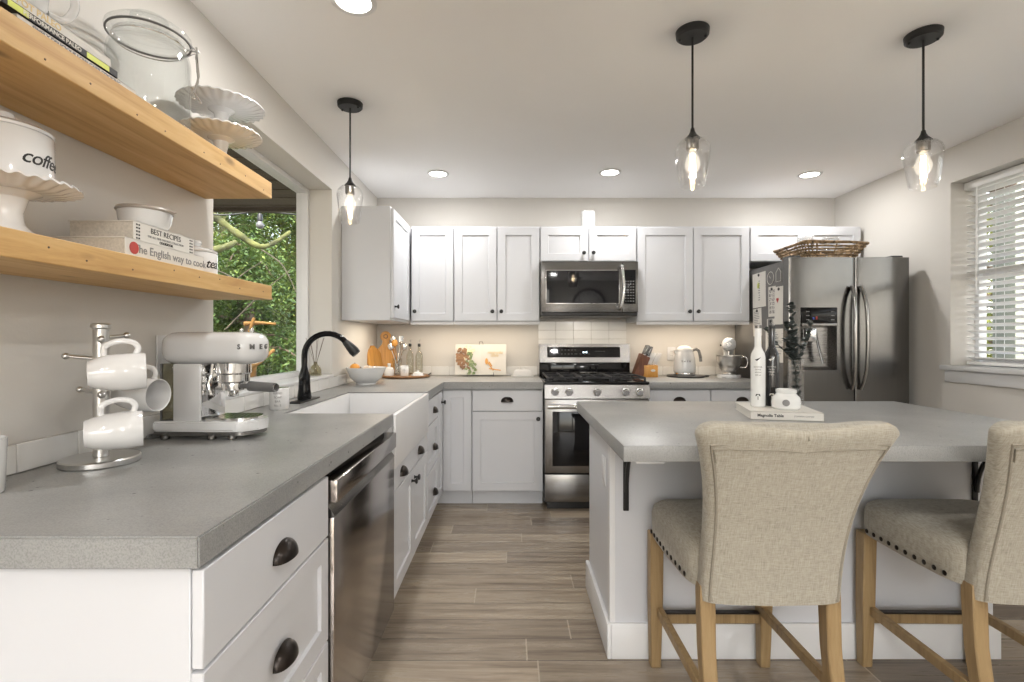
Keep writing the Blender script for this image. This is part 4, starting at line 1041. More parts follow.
tube(bm, [(.100 * cx_ + cy_ * .018, .100 * cy_ - cx_ * .018, .12), (.118 * cx_, .118 * cy_, .105), (.100 * cx_ - cy_ * .018, .100 * cy_ + cx_ * .018, .12)], .0024, 8)
tube(bm, [(.085 * cx_ - cy_ * -.02, .085 * cy_ + cx_ * -.02, .243), (.112 * cx_, .112 * cy_, .235), (.085 * cx_ - cy_ * .02, .085 * cy_ + cx_ * .02, .243)], .0024, 8)
obj('clamp', bm, 'chrome', t)

# ------------------------------------------------------------------ mug tree and mugs
MTX, MTY = -1.035, 1.262
t = thing('mug_tree', 'brushed steel mug tree with round base on left counter', 'mug tree', (MTX, MTY, .914))
bm = B(); lathe(bm, [(0, 0), (.080, 0), (.083, .003), (.083, .014), (.080, .017), (0, .017)], 56); obj('base', bm, 'bowlsteel', t)
bm = B(); cyl(bm, .0165, .017, .338, 28, bev=.001); cyl(bm, .021, .338, .352, 28, bev=.003); obj('pole', bm, 'bowlsteel', t)
pegs = [(math.radians(35), .315), (math.radians(155), .315), (math.radians(265), .315), (math.radians(35), .165), (math.radians(155), .165), (math.radians(200), .255)]
for a, z in [(math.radians(-50), .305), (math.radians(70), .315), (math.radians(200), .262), (math.radians(-50), .170), (math.radians(165), .175), (math.radians(20), .225)]:
    bm = B(); d = Vector((math.cos(a), math.sin(a), .12)).normalized(); p = Vector((0, 0, z)); L = .062 if math.cos(a) > -.5 else .072
    tube(bm, [p + d * .014, p + d * L], .0045, 10); ball(bm, .0085, tuple(p + d * L), 12); obj('peg', bm, 'bowlsteel', t)
def mug(label, loc, axis, handle_dir, group='white mugs on the mug tree'):
    # local: mug axis +Z (opening), handle toward +X
    t = thing('mug', label, 'mug', loc, 0, group)
    a = Vector(axis).normalized(); h = Vector(handle_dir); h = (h - a * h.dot(a)).normalized(); y = a.cross(h)
    t.rotation_euler = Matrix(((h.x, y.x, a.x), (h.y, y.y, a.y), (h.z, y.z, a.z))).to_euler()
    bm = B(); lathe(bm, [(0, .004), (.026, .004), (.028, 0), (.031, 0), (.0375, .018), (.0425, .042), (.045, .072), (.0435, .108), (.0425, .1095), (.041, .108), (.0415, .072), (.039, .042), (.034, .020), (0, .010)], 44); obj('cup', bm, 'ceramic', t)
    bm = B(); tube(bm, smooth_path([(.040, 0, .090), (.056, 0, .096), (.070, 0, .086), (.074, 0, .060), (.064, 0, .034), (.048, 0, .030), (.036, 0, .032)], 6), .0052, 10, flat=1.25); obj('handle', bm, 'ceramic', t)
    return t
# camera-facing geometry: mug bottom left, mouth right
mug('topmost white mug on the tree, its mouth pointing right', (-.982, 1.160, .914 + .232), (.78, .60, .03), (0, 0, 1))
mug('lowest white mug on the tree, hanging in front of the pole', (-.990, 1.160, .914 + .092), (.78, .60, .02), (0, 0, 1))
mug('white mug hanging behind on the tree with open mouth visible', (-1.045, 1.340, .914 + .166), (.98, -.10, -.02), (-.3, .1, 1))
# espresso cup at frame edge
bm = B(); lathe(bm, [(0, 0), (.038, 0), (.041, .004), (.045, .112), (.042, .112), (.038, .008), (0, .006)], 40)
tag(obj('tumbler', bm, 'ceramic', loc=(-1.072, 1.003, .914)), 'plain white tumbler at the left edge, nearest on the counter', 'cup')

# ------------------------------------------------------------------ espresso machine (front toward +X)
ez = .914
t = thing('espresso_machine', 'white retro espresso machine with chrome group on left counter', 'coffee machine', (-.950, 1.615, ez), math.radians(-1)); t.scale = (.945, .95, 1)
def capsule_body(bm, x0, x1, hw, z0, z1, n=28, e=3.2, endr=.05, mat=None, e2=2.4):
    # loft along X: rounded ends
    rings = []
    K = 26; zc_ = (z0 + z1) / 2; hz = (z1 - z0) / 2
    for i in range(K + 1):
        u = -math.cos(PI * i / K); x = (x0 + x1) / 2 + (x1 - x0) / 2 * u
        d = min(x - x0, x1 - x) / endr; s = 1.0 if d >= 1 else math.sqrt(max(0.0, 1 - (1 - d) ** 2)); s = max(s, .02)
        rg = []
        for k in range(n):
            a = 2 * PI * k / n; c, q = math.cos(a), math.sin(a)
            rg.append(bm.verts.new((x, hw * s * math.copysign(abs(c) ** (2 / e), c), zc_ + hz * (s ** .7) * math.copysign(abs(q) ** (2 / e), q))))
        rings.append(rg)
    for a, b in zip(rings, rings[1:]):
        for k in range(n): j = (k + 1) % n; bm.faces.new((a[k], a[j], b[j], b[k]))
    bm.faces.new(rings[0]); bm.faces.new(rings[-1])
bm = B(); capsule_body(bm, -.168, .168, .078, .232, .336, endr=.060); top = obj('top_housing', bm, 'enamel', t, sharp=60)
bm = B(); box(bm, -.106, -.012, -.068, .068, .055, .236, .006, 3); obj('column', bm, 'enamel', t)
bm = B(); box(bm, -.150, -.107, -.060, .060, .058, .236, .006, 3); obj('water_tank', bm, thin_glass('tank_glass', (.55, .53, .42), .12), t)
bm = B(); box(bm, -.152, -.113, -.062, .062, .052, .060, .002); box(bm, -.152, -.146, -.062, -.054, .055, .236, .001); obj('tank_base', bm, 'grayp', t)
bm = B()                                                   # base with rounded front
P = [(-.168, -.078), (.105, -.078)] + [(.105 + .063 * math.sin(a), -.078 * math.cos(a)) for a in [PI * k / 16 for k in range(1, 16)]] + [(.105, .078), (-.168, .078)]
prism(bm, P, .026, .058, bev=.006); obj('base', bm, 'enamel', t)
bm = B(); prism(bm, [(x * .97, y * .96) for x, y in P], .014, .026); 
for fx, fy in ((-.135, -.06), (-.135, .06), (.085, -.055), (.085, .055), (.02, -.06), (.02, .06)): cyl(bm, .014, 0, .015, 16, T(fx, fy, 0), .002)
obj('feet_plinth', bm, 'steel', t)
bm = B(); prism(bm, [(.0, -.062), (.10, -.062)] + [(.10 + .05 * math.sin(a), -.062 * math.cos(a)) for a in [PI * k / 12 for k in range(1, 12)]] + [(.10, .062), (.0, .062)], .058, .066); dt = obj('drip_tray', bm, 'chrome', t)
bm = B()
for i in range(9):
    for j in range(7): cyl(bm, .0045, .066, .0665, 8, T(.012 + i * .015, -.048 + j * .016, 0))
obj('drain_holes', bm, 'blackpl', dt)
bm = B(); box(bm, -.016, -.010, -.064, .064, .058, .235, .001); obj('splash_plate', bm, 'chrome', t)
bm = B(); lathe(bm, [(0, .236), (.056, .236), (.056, .205), (.050, .200), (.050, .178), (.042, .172), (0, .172)], 40, T(.058, 0, 0)); obj('group_head', bm, 'chrome', t)
bm = B(); lathe(bm, [(0, .176), (.036, .176), (.038, .170), (.036, .150), (.022, .146), (0, .146)], 32, T(.058, 0, 0)); box(bm, .046, .07, -.014, .014, .128, .148, .003)
pf = obj('portafilter', bm, 'chrome', t)
bm = B(); tube(bm, [(.09, -.012, .163), (.118, -.018, .163), (.124, -.019, .163), (.222, -.040, .160)], [.0075, .009, .016, .0145], 20); obj('portafilter_handle', bm, 'grayp', pf)
bm = B(); tube(bm, [(.221, -.0398, .160), (.226, -.041, .160)], .0125, 20); obj('handle_cap', bm, 'chrome', pf)
bm = B(); tube(bm, smooth_path([(.02, -.055, .235), (.022, -.066, .20), (.016, -.070, .17), (.026, -.072, .14)], 5), .004, 8); obj('steam_wand', bm, 'chrome', t)
bm = B(); ball(bm, .008, (.12, .0, .342), 14); ball(bm, .007, (.085, .0, .342), 14); obj('brew_buttons', bm, 'chrome', t)
bm = B()
for k, ch in enumerate('SMEG'):
    ang = [(.120, -.0775, .08), (.1535, -.058, .85), (.167, -.028, 1.3), (.169, .0, 1.5)][k]
    b2 = text_bm(ch, .021, .0012, T(ang[0], ang[1], .288) @ R(ang[2], 'Z') @ R(PI/2, 'X'), bold=.0008)
    me_ = bpy.data.meshes.new('t'); b2.to_mesh(me_); bm.from_mesh(me_); b2.free()
obj('maker_lettering', bm, 'grayp', top)
bm = B(); tube(bm, smooth_path([(-.165, .03, .04), (-.19, .0, .012), (-.205, -.04, .008), (-.185, -.07, .006), (-.175, -.03, .005), (-.2, .02, .006), (-.21, .02, .05)], 6), .0035, 8); obj('power_cord', bm, 'grayp', t)

# outlets on walls
def outlet(label, m, w=.07, h=.115, gangs=1):
    loc = m.to_translation(); t = thing('wall_outlet', label, 'outlet', loc)
    q = T(-loc.x, -loc.y, -loc.z) @ m
    bm = B(); box(bm, -w / 2, w / 2, -h / 2, h / 2, 0, .005, .002, 2, q); obj('cover_plate', bm, 'trim', t)
    for g in range(gangs):
        cx = (g - (gangs - 1) / 2) * .046
        bm = B(); box(bm, cx - .0165, cx + .0165, -.034, .034, .005, .0075, .001, 1, q); s_ = obj('socket', bm, 'trim', t)
        bm = B()
        for zz in (-.018, .018):
            for xx in (-.006, .006): box(bm, cx + xx - .001, cx + xx + .001, zz - .004, zz + .005, .0074, .0078, mat=q)
        obj('slots', bm, 'grayp', s_)
LU = ((0, 1, 0), (0, 0, 1))
outlet('white double wall outlet behind the espresso machine', frame_m((XL + .0005, 1.685, 1.18), *LU), .118, .118, 2)
outlet('white wall outlet on left wall beside the cutting board', frame_m((XL + .0005, 4.15, 1.13), *LU))
outlet('white wall outlet behind the kettle on back wall', frame_m((1.385, YB - .0005, 1.10), (1, 0, 0), (0, 0, 1)))

# soap tin, diffuser
t = thing('soap_canister', 'small white printed canister between espresso machine and faucet', 'canister', (-1.035, 2.235, .914))
bm = B(); lathe(bm, [(0, 0), (.040, 0), (.042, .003), (.042, .093), (.040, .096), (0, .096)], 36); obj('tin', bm, 'ceramic', t)
bm = B()
for k, s in enumerate(['HAND', 'SOAP', 'BAR', 'No. 5']):
    b2 = text_bm(s, .013, .0002); bmesh.ops.transform(b2, matrix=T(0, .074 - k * .018, 0), verts=b2.verts[:]); wrap(b2, .0422, math.radians(-75))
    me_ = bpy.data.meshes.new('t'); b2.to_mesh(me_); bm.from_mesh(me_); b2.free()
obj('printed_lettering', bm, 'grayink', t)
t = thing('reed_diffuser', 'glass reed diffuser with thin sticks on the window sill', 'diffuser', (-1.222, 3.125, .9995))
bm = B(); lathe(bm, [(0, 0), (.034, 0), (.036, .003), (.036, .035), (.026, .058), (.012, .068), (.012, .085), (.010, .085), (.010, .068), (.024, .056), (.033, .034), (.033, .006), (0, .004)], 28); obj('bottle', bm, thin_glass('diffuser_glass', (.86, .84, .74), .1), t)
for k in range(7):
    a = 2 * PI * k / 7; bm = B(); tube(bm, [(-.014 * math.cos(a), -.014 * math.sin(a), .008), (.055 * math.cos(a), .055 * math.sin(a), .235)], .0013, 6); obj('reed', bm, 'bark', t)

# fruit bowl and contents
bx, by = -1.005, 3.47
t = thing('fruit_bowl', 'large white footed bowl of fruit beside the sink', 'bowl', (bx, by, .914))
bm = B(); lathe(bm, [(0, .004), (.058, .004), (.060, 0), (.066, 0), (.066, .010), (.075, .016), (.105, .045), (.122, .080), (.137, .116), (.133, .117), (.116, .082), (.099, .049), (.070, .022), (0, .016)], 48); obj('bowl', bm, 'ceramic', t)
def fruit(name, label, cat, dx, dy, z, r, mat, sc=(1, 1, 1), stem=True):
    t = thing(name, label, cat, (bx + dx, by + dy, .914 + z))
    bm = B(); ball(bm, r, (0, 0, 0), 20, sc); obj('flesh', bm, mat, t)
    bm = B(); cyl(bm, .003, r * sc[2] * .95, r * sc[2] + .006, 8); obj('stem', bm, 'bark', t)
fruit('orange', 'orange on the left side of the white fruit bowl', 'fruit', -.075, -.01, .107, .036, 'orange')
fruit('onion', 'pale onion in the middle of the white fruit bowl', 'vegetable', .004, .03, .098, .035, 'onion', (1, 1, .9))
fruit('garlic_bulb', 'white garlic bulb on the right side of the fruit bowl', 'vegetable', .062, -.02, .098, .030, 'ceram2', (1, 1, .9))
fruit('avocado', 'dark avocado tucked between orange and onion in the bowl', 'fruit', -.022, -.052, .093, .027, 'bronze', (1, 1, .9))
fruit('onion', 'pale onion at the front right of the white fruit bowl', 'vegetable', .040, -.075, .102, .026, 'onion')

# cutting boards in the corner
def cut_board(name, label, loc, rotx, rotz, outline, mat, th=.016):
    t = thing(name, label, 'cutting board', loc); t.rotation_euler = (rotx, 0, rotz)
    bm = B(); prism(bm, outline, 0, th, mat=frame_m((0, th / 2, 0), (1, 0, 0), (0, 0, 1)), bev=.003); obj('board', bm, mat, t)
    return t
# leaning against the left wall: faces +X
ol = [(-.09, 0), (.09, 0), (.10, .10), (.095, .20), (.06, .235), (.025, .245), (.022, .262), (-.022, .262), (-.025, .245), (-.06, .235), (-.095, .20), (-.10, .10)]
t = cut_board('cutting_board', 'amber wooden board leaning on left wall behind utensils', (-1.095, 4.10, .9145), math.radians(-11), math.radians(72), ol, 'amber')
t = thing('paddle_board', 'round headed amber paddle board rising highest in the corner', 'cutting board', (-1.06, 4.245, .9145)); t.rotation_euler = (math.radians(-7), 0, math.radians(20))
ol2 = [(-.07, 0), (.07, 0), (.075, .22), (.03, .27), (.028, .29)] + [(.045 * math.sin(a), .335 - .045 * math.cos(a)) for a in [PI * k / 12 for k in range(2, 23)]] + [(-.028, .29), (-.03, .27), (-.075, .22)]
bm = B(); prism(bm, ol2, 0, .015, mat=frame_m((0, 0, 0), (1, 0, 0), (0, 0, 1)), bev=.002); obj('board', bm, 'amber', t)
bm = B(); tube(bm, [(.016 * math.cos(2*PI*k/20), -.0155, .335 + .016 * math.sin(2*PI*k/20)) for k in range(20)], .003, 6, closed=True); obj('hanging_loop', bm, 'bark', t)
# round tray
t = thing('round_tray', 'round dark wooden tray carrying the oil bottles in the corner', 'tray', (-.855, 4.075, .914))
bm = B(); lathe(bm, [(0, 0), (.175, 0), (.190, .006), (.195, .016), (.192, .022), (.178, .022), (.172, .017), (0, .017)], 56); obj('dish', bm, 'board', t)
bm = B()
for s in (-1, 1): tube(bm, smooth_path([(s * .186, -.035, .02), (s * .20, -.02, .034), (s * .20, .02, .034), (s * .186, .035, .02)], 5), .004, 8)
obj('handles', bm, 'bronze', t)
TZ = .914 + .0175
t = thing('utensil_crock', 'clear glass crock of utensils at back of wooden tray', 'crock', (-.935, 4.115, TZ))
bm = B(); lathe(bm, [(0, 0), (.034, 0), (.036, .004), (.040, .135), (.037, .135), (.033, .008), (0, .006)], 30); obj('glass', bm, 'jarglass', t)
rr = random.Random(2)
for i in range(6):
    a = 2 * PI * i / 6 + .3; top_ = Vector((.050 * math.cos(a), .035 * math.sin(a), .215 + .03 * (i % 3))); bt = Vector((-.018 * math.cos(a), -.018 * math.sin(a), .010))
    names = ['steel serving spoon fanned left', 'steel whisk standing tall', 'steel slotted spoon fanned back', 'steel ladle in the middle', 'olive wood spoon leaning right', 'steel spatula leaning front']
    kinds = ['serving_spoon', 'whisk', 'slotted_spoon', 'ladle', 'wooden_spoon', 'spatula']
    mt_ = 'amber' if kinds[i] == 'wooden_spoon' else 'chrome'
    t = thing(kinds[i], names[i] + ' in the utensil crock on the tray', 'utensil', (-.935, 4.115, TZ))
    bm = B(); tube(bm, [bt, top_], .0032, 8); obj('handle', bm, mt_, t)
    bm = B(); d = (top_ - bt).normalized()
    if kinds[i] == 'whisk':
        for q in range(6):
            b_ = PI * q / 6; side = Vector((math.cos(b_), math.sin(b_), 0)); tube(bm, smooth_path([top_, top_ + side * .022 + d * .03, top_ + d * .065, top_ - side * .022 + d * .03, top_], 5), .0011, 5)
    elif kinds[i] == 'spatula': box(bm, -.018, .018, -.001, .001, 0, .045, .0008, 1, T(*top_))
    else: ball(bm, .025, tuple(top_ + d * .018), 16, (1, .45, 1.25))
    obj('head', bm, mt_, t)
def cruet(label, x, y):
    t = thing('oil_cruet', label, 'bottle', (x, y, TZ))
    bm = B(); lathe(bm, [(0, 0), (.029, 0), (.031, .003), (.031, .155), (.026, .178), (.013, .20), (.0115, .235), (.013, .24), (.010, .24), (.009, .2), (.028, .152), (.028, .006), (0, .005)], 28); obj('glass', bm, 'oil', t)
    bm = B(); cyl(bm, .0125, .232, .258, 16, bev=.003); st = obj('stopper', bm, 'blackpl', t)
    bm = B(); tube(bm, smooth_path([(0, 0, .258), (0, 0, .27), (.006, 0, .285), (.010, 0, .292)], 4), .0035, 8); obj('pour_spout', bm, 'chrome', st)
cruet('left of two clear oil cruets with black stoppers on tray', -.838, 4.150)
cruet('right of two clear oil cruets with black stoppers on tray', -.762, 4.150)
t = thing('soap_bottle', 'white ceramic jug with knob behind the fruit bowl', 'jug', (-.975, 4.00, TZ))
bm = B(); lathe(bm, [(0, 0), (.034, 0), (.038, .004), (.040, .045), (.030, .066), (.012, .074), (.012, .088), (.016, .092), (.012, .100), (0, .102)], 30); obj('body', bm, 'ceramic', t)
bm = B(); box(bm, -.030, .030, -.018, .018, 0, .085, .004, 2); o = obj('salt_box', bm, 'ceramic', loc=(-.845, 3.975, TZ)); tag(o, 'small white square shaker with crossed lines on the tray', 'shaker')
bm = B(); box(bm, -.018, .018, -.0188, -.0178, .042, .044); box(bm, -.001, .001, -.0188, -.0178, .024, .062); box(bm, -.014, .014, -.0188, -.0178, .052, .053); obj('printed_lines', bm, 'grayink', o)
t = thing('butter_crock', 'tiny white lidded dish at right end of wooden tray', 'dish', (-.745, 4.00, TZ))
bm = B(); lathe(bm, [(0, 0), (.046, 0), (.052, .006), (.050, .010), (0, .010)], 32); obj('saucer', bm, 'ceramic', t)
bm = B(); lathe(bm, [(0, .0102), (.043, .0102), (.040, .026), (.014, .032), (.010, .036), (.010, .044), (0, .046)], 32); obj('cover', bm, 'ceramic', t)

# cookbook on stand
t = thing('cookbook_stand', 'wire cookbook stand with looped top against back wall', 'book stand', (-.255, 4.215, .914))
bm = B(); m = R(-.24, 'X')
tube(bm, [m @ Vector(p) for p in [(-.020, 0, 0), (-.020, 0, .25), (-.012, 0, .298), (.012, 0, .298), (.020, 0, .25), (.020, 0, 0)]], .0035, 8)
for x in (-.11, .11): tube(bm, [(x, -.055, .004), (x, -.055, .034)], .003, 6); tube(bm, [(x, -.055, .004), (x, .03, .004)], .003, 6)
tube(bm, [(-.11, .0, .004), (.11, .0, .004)], .003, 6); obj('wire_frame', bm, 'steeld', t)
t = thing('open_cookbook', 'open white cookbook with food photographs on the wire stand', 'book', (-.255, 4.188, .923)); t.rotation_euler = (-.20, 0, 0)
bm = B(); box(bm, -.215, .215, -.004, 0, 0, .262, .001, 1); obj('cover', bm, 'paper', t)
for s, x0, x1 in ((-1, -.208, -.002), (1, .002, .208)):
    bm = B(); n = 12; P = [(x0 + (x1 - x0) * k / n, -.004 - .014 * math.sin(PI * (k / n if s > 0 else 1 - k / n)) ** .6 * (.4 + .6 * (1 - abs(2 * k / n - 1)))) for k in range(n + 1)]
    prism(bm, P + [(x1, -.004 + .0005), (x0, -.004 + .0005)], .004, .258); pg = obj('page_block', bm, 'paper', t)
PLM = lambda x, y, z: T(x, y, z) @ R(PI/2, 'X')
rr = random.Random(11)
def splash(name, mat, n, cx, cz, wx, wz, r, y=-.0195):
    bm = B()
    for k in range(n):
        x, z = cx + rr.gauss(0, wx), cz + rr.gauss(0, wz)
        pts = [(r * (1 + rr.uniform(-.4, .5)) * math.cos(2*PI*i/9), r * .75 * (1 + rr.uniform(-.4, .5)) * math.sin(2*PI*i/9)) for i in range(9)]
        prism(bm, pts, 0, .0004 + .00004 * k, mat=PLM(max(-.195, min(-.02, x)) if cx < 0 else x, y, max(.015, min(.24, z))) @ R(rr.uniform(0, 3), 'Z'))
    obj(name, bm, mat, t)
splash('page_picture_brown', 'board', 40, -.155, .150, .024, .050, .016)
splash('page_picture_green', picture_mat('herb_print', [(.4, (.10, .16, .05)), (.6, (.30, .36, .18))]), 34, -.080, .095, .020, .050, .014)
splash('page_picture_cream', picture_mat('cream_print', [(.4, (.75, .62, .35)), (.6, (.85, .78, .6))]), 16, -.10, .20, .035, .03, .017)
bm = B(); box(bm, -.045, .0, 0, .011, 0, .0004, .0001, 1, PLM(.09, -.0195, .07) @ R(-1.0, 'Z')); ball(bm, .018, (.05, -.0198, .115), 12, (.7, .03, 1.5)); box(bm, 0, .085, 0, .008, 0, .0005, mat=PLM(.055, -.0195, .105) @ R(-.95, 'Z')); box(bm, 0, .10, 0, .008, 0, .0006, mat=PLM(.07, -.0195, .05) @ R(-.15, 'Z')); obj('page_picture_spoon', bm, 'amber', t)
bm = text_bm('magnolia', .036, .0003, PLM(.12, -.0197, .19), shear=.3); obj('page_title', bm, 'gold', t)
bm = text_bm('table', .034, .0003, PLM(.115, -.0197, .165), shear=.3); obj('page_title', bm, 'gold', t)
# butter dish
t = thing('butter_dish', 'white rectangular butter dish between cookbook and stove', 'dish', (.095, 4.175, .914))
bm = B(); box(bm, -.095, .095, -.055, .055, 0, .010, .004, 2); obj('dish', bm, 'ceramic', t)
bm = B(); lv = [(.010, .080, .042), (.05, .068, .035), (.060, .058, .028)]; rg = [[bm.verts.new((a * w, b * d, z)) for a, b in ((-1, -1), (1, -1), (1, 1), (-1, 1))] for z, w, d in lv]
for a, b in zip(rg, rg[1:]):
    for k in range(4): bm.faces.new((a[k], a[(k+1) % 4], b[(k+1) % 4], b[k]))
bm.faces.new(rg[0]); bm.faces.new(rg[-1]); bmesh.ops.bevel(bm, geom=bm.edges[:], offset=.006, segments=2, affect='EDGES'); box(bm, -.014, .014, -.006, .006, .058, .070, .003); obj('cover', bm, 'ceramic', t)

# knife block
t = thing('knife_block', 'two tone wooden knife block right of the stove', 'knife block', (1.115, 4.135, .914))
bm = B(); prism(bm, [(-.115, 0), (-.040, 0), (.025, .160), (-.045, .195)], -.05, .05, mat=frame_m((0, 0, 0), (1, 0, 0), (0, 0, 1)), bev=.003); obj('tall_block', bm, 'cherry', t)
bm = B(); box(bm, -.028, .085, -.055, .045, 0, .098, .003); fb = obj('front_block', bm, 'amber', t)
bm = B(); ball(bm, .019, (.045, -.0555, .055), 16, (1, .04, .55)); obj('badge', bm, 'ceram2', fb)
def knife(label, x, y, z, ang, L=.085):
    t = thing('kitchen_knife', label, 'knife', (1.115 + x, 4.135 + y, .914 + z)); t.rotation_euler = (0, ang, 0)
    bm = B(); q_ = .012 if 'white' in label else .0095; box(bm, -q_, q_, -.0085, .0085, .004, L, .004, 2); obj('handle', bm, 'ceramic' if 'white' in label else 'steel', t)
    bm = B(); cyl(bm, .009, 0, .005, 12); obj('bolster', bm, 'chrome', t)
k_ = .40
for i, (x, y) in enumerate(((-.018, -.035), (-.018, .0), (-.018, .035), (.008, -.035), (.008, .0))):
    z = .186 - (x + .035) * .46 + .002
    knife(['steel knife at left front of the knife block', 'steel knife at left middle of the knife block', 'steel knife at left back of the knife block', 'steel knife at right front of the tall block slot', 'steel knife behind the right front of the tall block'][i], x, y, z, k_, .088)
for i, x in enumerate((.0, .026, .052, .07)):
    knife(['white handled steak knife, first from left in low block', 'white handled steak knife, second from left in low block', 'white handled steak knife, third from left in low block', 'white handled steak knife, rightmost in low block'][i], x, -.025 + .01 * (i % 2), .0985, .45, .11)

# trivet board + kettle
t = thing('serving_board', 'round black serving board under the electric kettle', 'board', (1.440, 4.120, .914))
bm = B(); lathe(bm, [(0, 0), (.14, 0), (.150, .003), (.152, .012), (.148, .016), (0, .016)], 48); box(bm, .12, .185, -.02, .02, .002, .014, .004); obj('plate', bm, 'blackpl', t)
t = thing('electric_kettle', 'white retro electric kettle with chrome handle on back counter', 'kettle', (1.430, 4.120, .9305))
bm = B(); lathe(bm, [(0, 0), (.085, 0), (.087, .004), (.085, .020), (0, .020)], 40); obj('power_base', bm, 'chrome', t)
bm = B(); lathe(bm, [(0, .0205), (.084, .0205), (.087, .027), (.088, .06), (.083, .12), (.074, .17), (.068, .19), (0, .19)], 44); kb = obj('body', bm, 'enamel', t)
bm = B(); lathe(bm, [(0, .1905), (.066, .1905), (.066, .205), (.058, .225), (.035, .240), (0, .245)], 40); obj('lid', bm, 'enamel', t)
bm = B(); prism(bm, [(-.066, .150), (-.074, .205), (-.088, .205), (-.086, .185)], -.018, .018, mat=frame_m((0, 0, 0), (1, 0, 0), (0, 0, 1)), bev=.003); obj('spout', bm, 'chrome', t)
bm = B(); tube(bm, smooth_path([(.060, 0, .200), (.095, 0, .212), (.118, 0, .195), (.130, 0, .145), (.134, 0, .11)], 6), .0095, 12, flat=1.3); obj('handle', bm, 'steeld', t)
bm = B(); b2 = text_bm('SMEG', .020, .0008, space=1.8, bold=.0006); bmesh.ops.transform(b2, matrix=T(0, .115, 0), verts=b2.verts[:]); wrap(b2, .0845, math.radians(-100)); obj('maker_lettering', b2, 'steeld', kb); bm.free()

# stand mixer (head toward the camera)
t = thing('stand_mixer', 'white stand mixer with steel bowl beside refrigerator', 'mixer', (1.785, 4.10, .914), math.radians(-22))
bm = B(); P = [(.095 * math.cos(a) * (1.0 if math.sin(a) < 0 else .72), -.02 + (.135 if math.sin(a) < 0 else .15) * math.sin(a)) for a in [2 * PI * k / 40 for k in range(40)]]
prism(bm, P, 0, .028, bev=.008); obj('base', bm, 'enamel', t)
bm = B()
rg = []
for z, cy, w, d in [(.02, .08, .055, .045), (.10, .085, .040, .036), (.18, .085, .037, .036), (.24, .075, .042, .045)]:
    rg.append([bm.verts.new((w * math.cos(2*PI*k/24), cy + d * math.sin(2*PI*k/24), z)) for k in range(24)])
for a, b in zip(rg, rg[1:]):
    for k in range(24): bm.faces.new((a[k], a[(k+1) % 24], b[(k+1) % 24], b[k]))
bm.faces.new(rg[0]); bm.faces.new(rg[-1]); obj('column', bm, 'enamel', t)
bm = B(); b2 = B(); capsule_body(b2, -.17, .15, .055, .215, .325, endr=.075, e=2.3); bmesh.ops.transform(b2, matrix=R(PI/2, 'Z') @ T(0, 0, 0), verts=b2.verts[:]); hd = obj('motor_head', b2, 'enamel', t, sharp=70); bm.free()
bm = B(); cyl(bm, .020, 0, .012, 24, T(0, -.168, .27) @ R(PI/2, 'X'), .002); obj('attachment_hub', bm, 'chrome', hd)
bm = B(); tube(bm, [(.056 * math.cos(a), -.02 + .14 * math.sin(a), .262) for a in [PI + PI * k / 24 for k in range(25)]], .004, 6); obj('trim_band', bm, 'chrome', hd)
bm = B(); ball(bm, .008, (-.060, -.03, .262), 12); obj('speed_lever', bm, 'blackpl', hd)
bm = B(); lathe(bm, [(0, .030), (.045, .030), (.045, .036), (.040, .042), (.075, .07), (.095, .11), (.100, .175), (.103, .177), (.103, .181), (.098, .181), (.092, .112), (.072, .075), (0, .05)], 44, T(0, -.055, 0) @ Matrix.Diagonal((.92, .92, 1, 1))); bw = obj('bowl', bm, 'bowlsteel', t)
bm = B(); tube(bm, smooth_path([(.09, -.055, .165), (.125, -.06, .168), (.138, -.06, .13), (.128, -.06, .09), (.085, -.055, .085)], 6), .006, 10); obj('bowl_handle', bm, 'chrome', bw)
bm = B(); tube(bm, [(0, -.055, .22), (0, -.055, .15)], .008, 10); obj('beater_shaft', bm, 'chrome', t)

# ------------------------------------------------------------------ pendants and downlights
def pendant(label, x, y, zb_=1.828, power=2.2):
    t = thing('pendant_light', label, 'pendant light', (x, y, zb_), 0, 'glass pendant lights')
    H = ZC - zb_
    bm = B(); lathe(bm, [(0, H - .028), (.055, H - .028), (.062, H - .022), (.064, H - .002), (0, H - .002)], 40); ball(bm, .006, (.045, -.015, H - .030), 8); ball(bm, .006, (-.045, .015, H - .030), 8); obj('canopy', bm, 'black', t)
    bm = B(); tube(bm, [(0, 0, .215), (0, 0, H - .026)], .0045, 8); obj('cord', bm, 'black', t)
    bm = B(); lathe(bm, [(0, .186), (.022, .186), (.024, .180), (.024, .148), (.020, .144), (0, .144)], 28); obj('socket', bm, 'steeld', t)
    bm = B(); lathe(bm, [(0, .232), (.007, .230), (.010, .216), (.016, .205), (.030, .190), (0, .190)], 28); obj('socket_cap', bm, 'black', t)
    bm = B(); lathe(bm, [(.028, .187), (.046, .182), (.060, .168), (.0665, .150), (.067, .132), (.062, .09), (.053, .03), (.048, .006), (.045, .000), (.0435, .004), (.0505, .03), (.0595, .09), (.0645, .132), (.064, .148), (.058, .166), (.045, .1795), (.028, .1845)], 48)
    obj('glass_shade', bm, 'glass', t, sharp=80)
    bm = B(); lathe(bm, [(0, .144), (.013, .144), (.014, .134), (.022, .118), (.029, .095), (.029, .082), (.022, .062), (.010, .050), (0, .048)], 28); bl = obj('bulb', bm, 'bulbglass', t, sharp=80)
    bm = B()
    for k in range(4):
        a = PI/2 * k; tube(bm, [(.009 * math.cos(a), .009 * math.sin(a), .065), (.006 * math.cos(a), .006 * math.sin(a), .128)], .0036, 6)
    obj('filament', bm, 'filament', bl)
    l = bpy.data.lights.new('pendant_lamp', 'POINT'); l.energy = power; l.color = (1, .86, .66); l.shadow_soft_size = .014
    lo = bpy.data.objects.new('pendant_lamp', l); C.objects.link(lo); lo.parent = t; lo.location = (0, 0, .095)
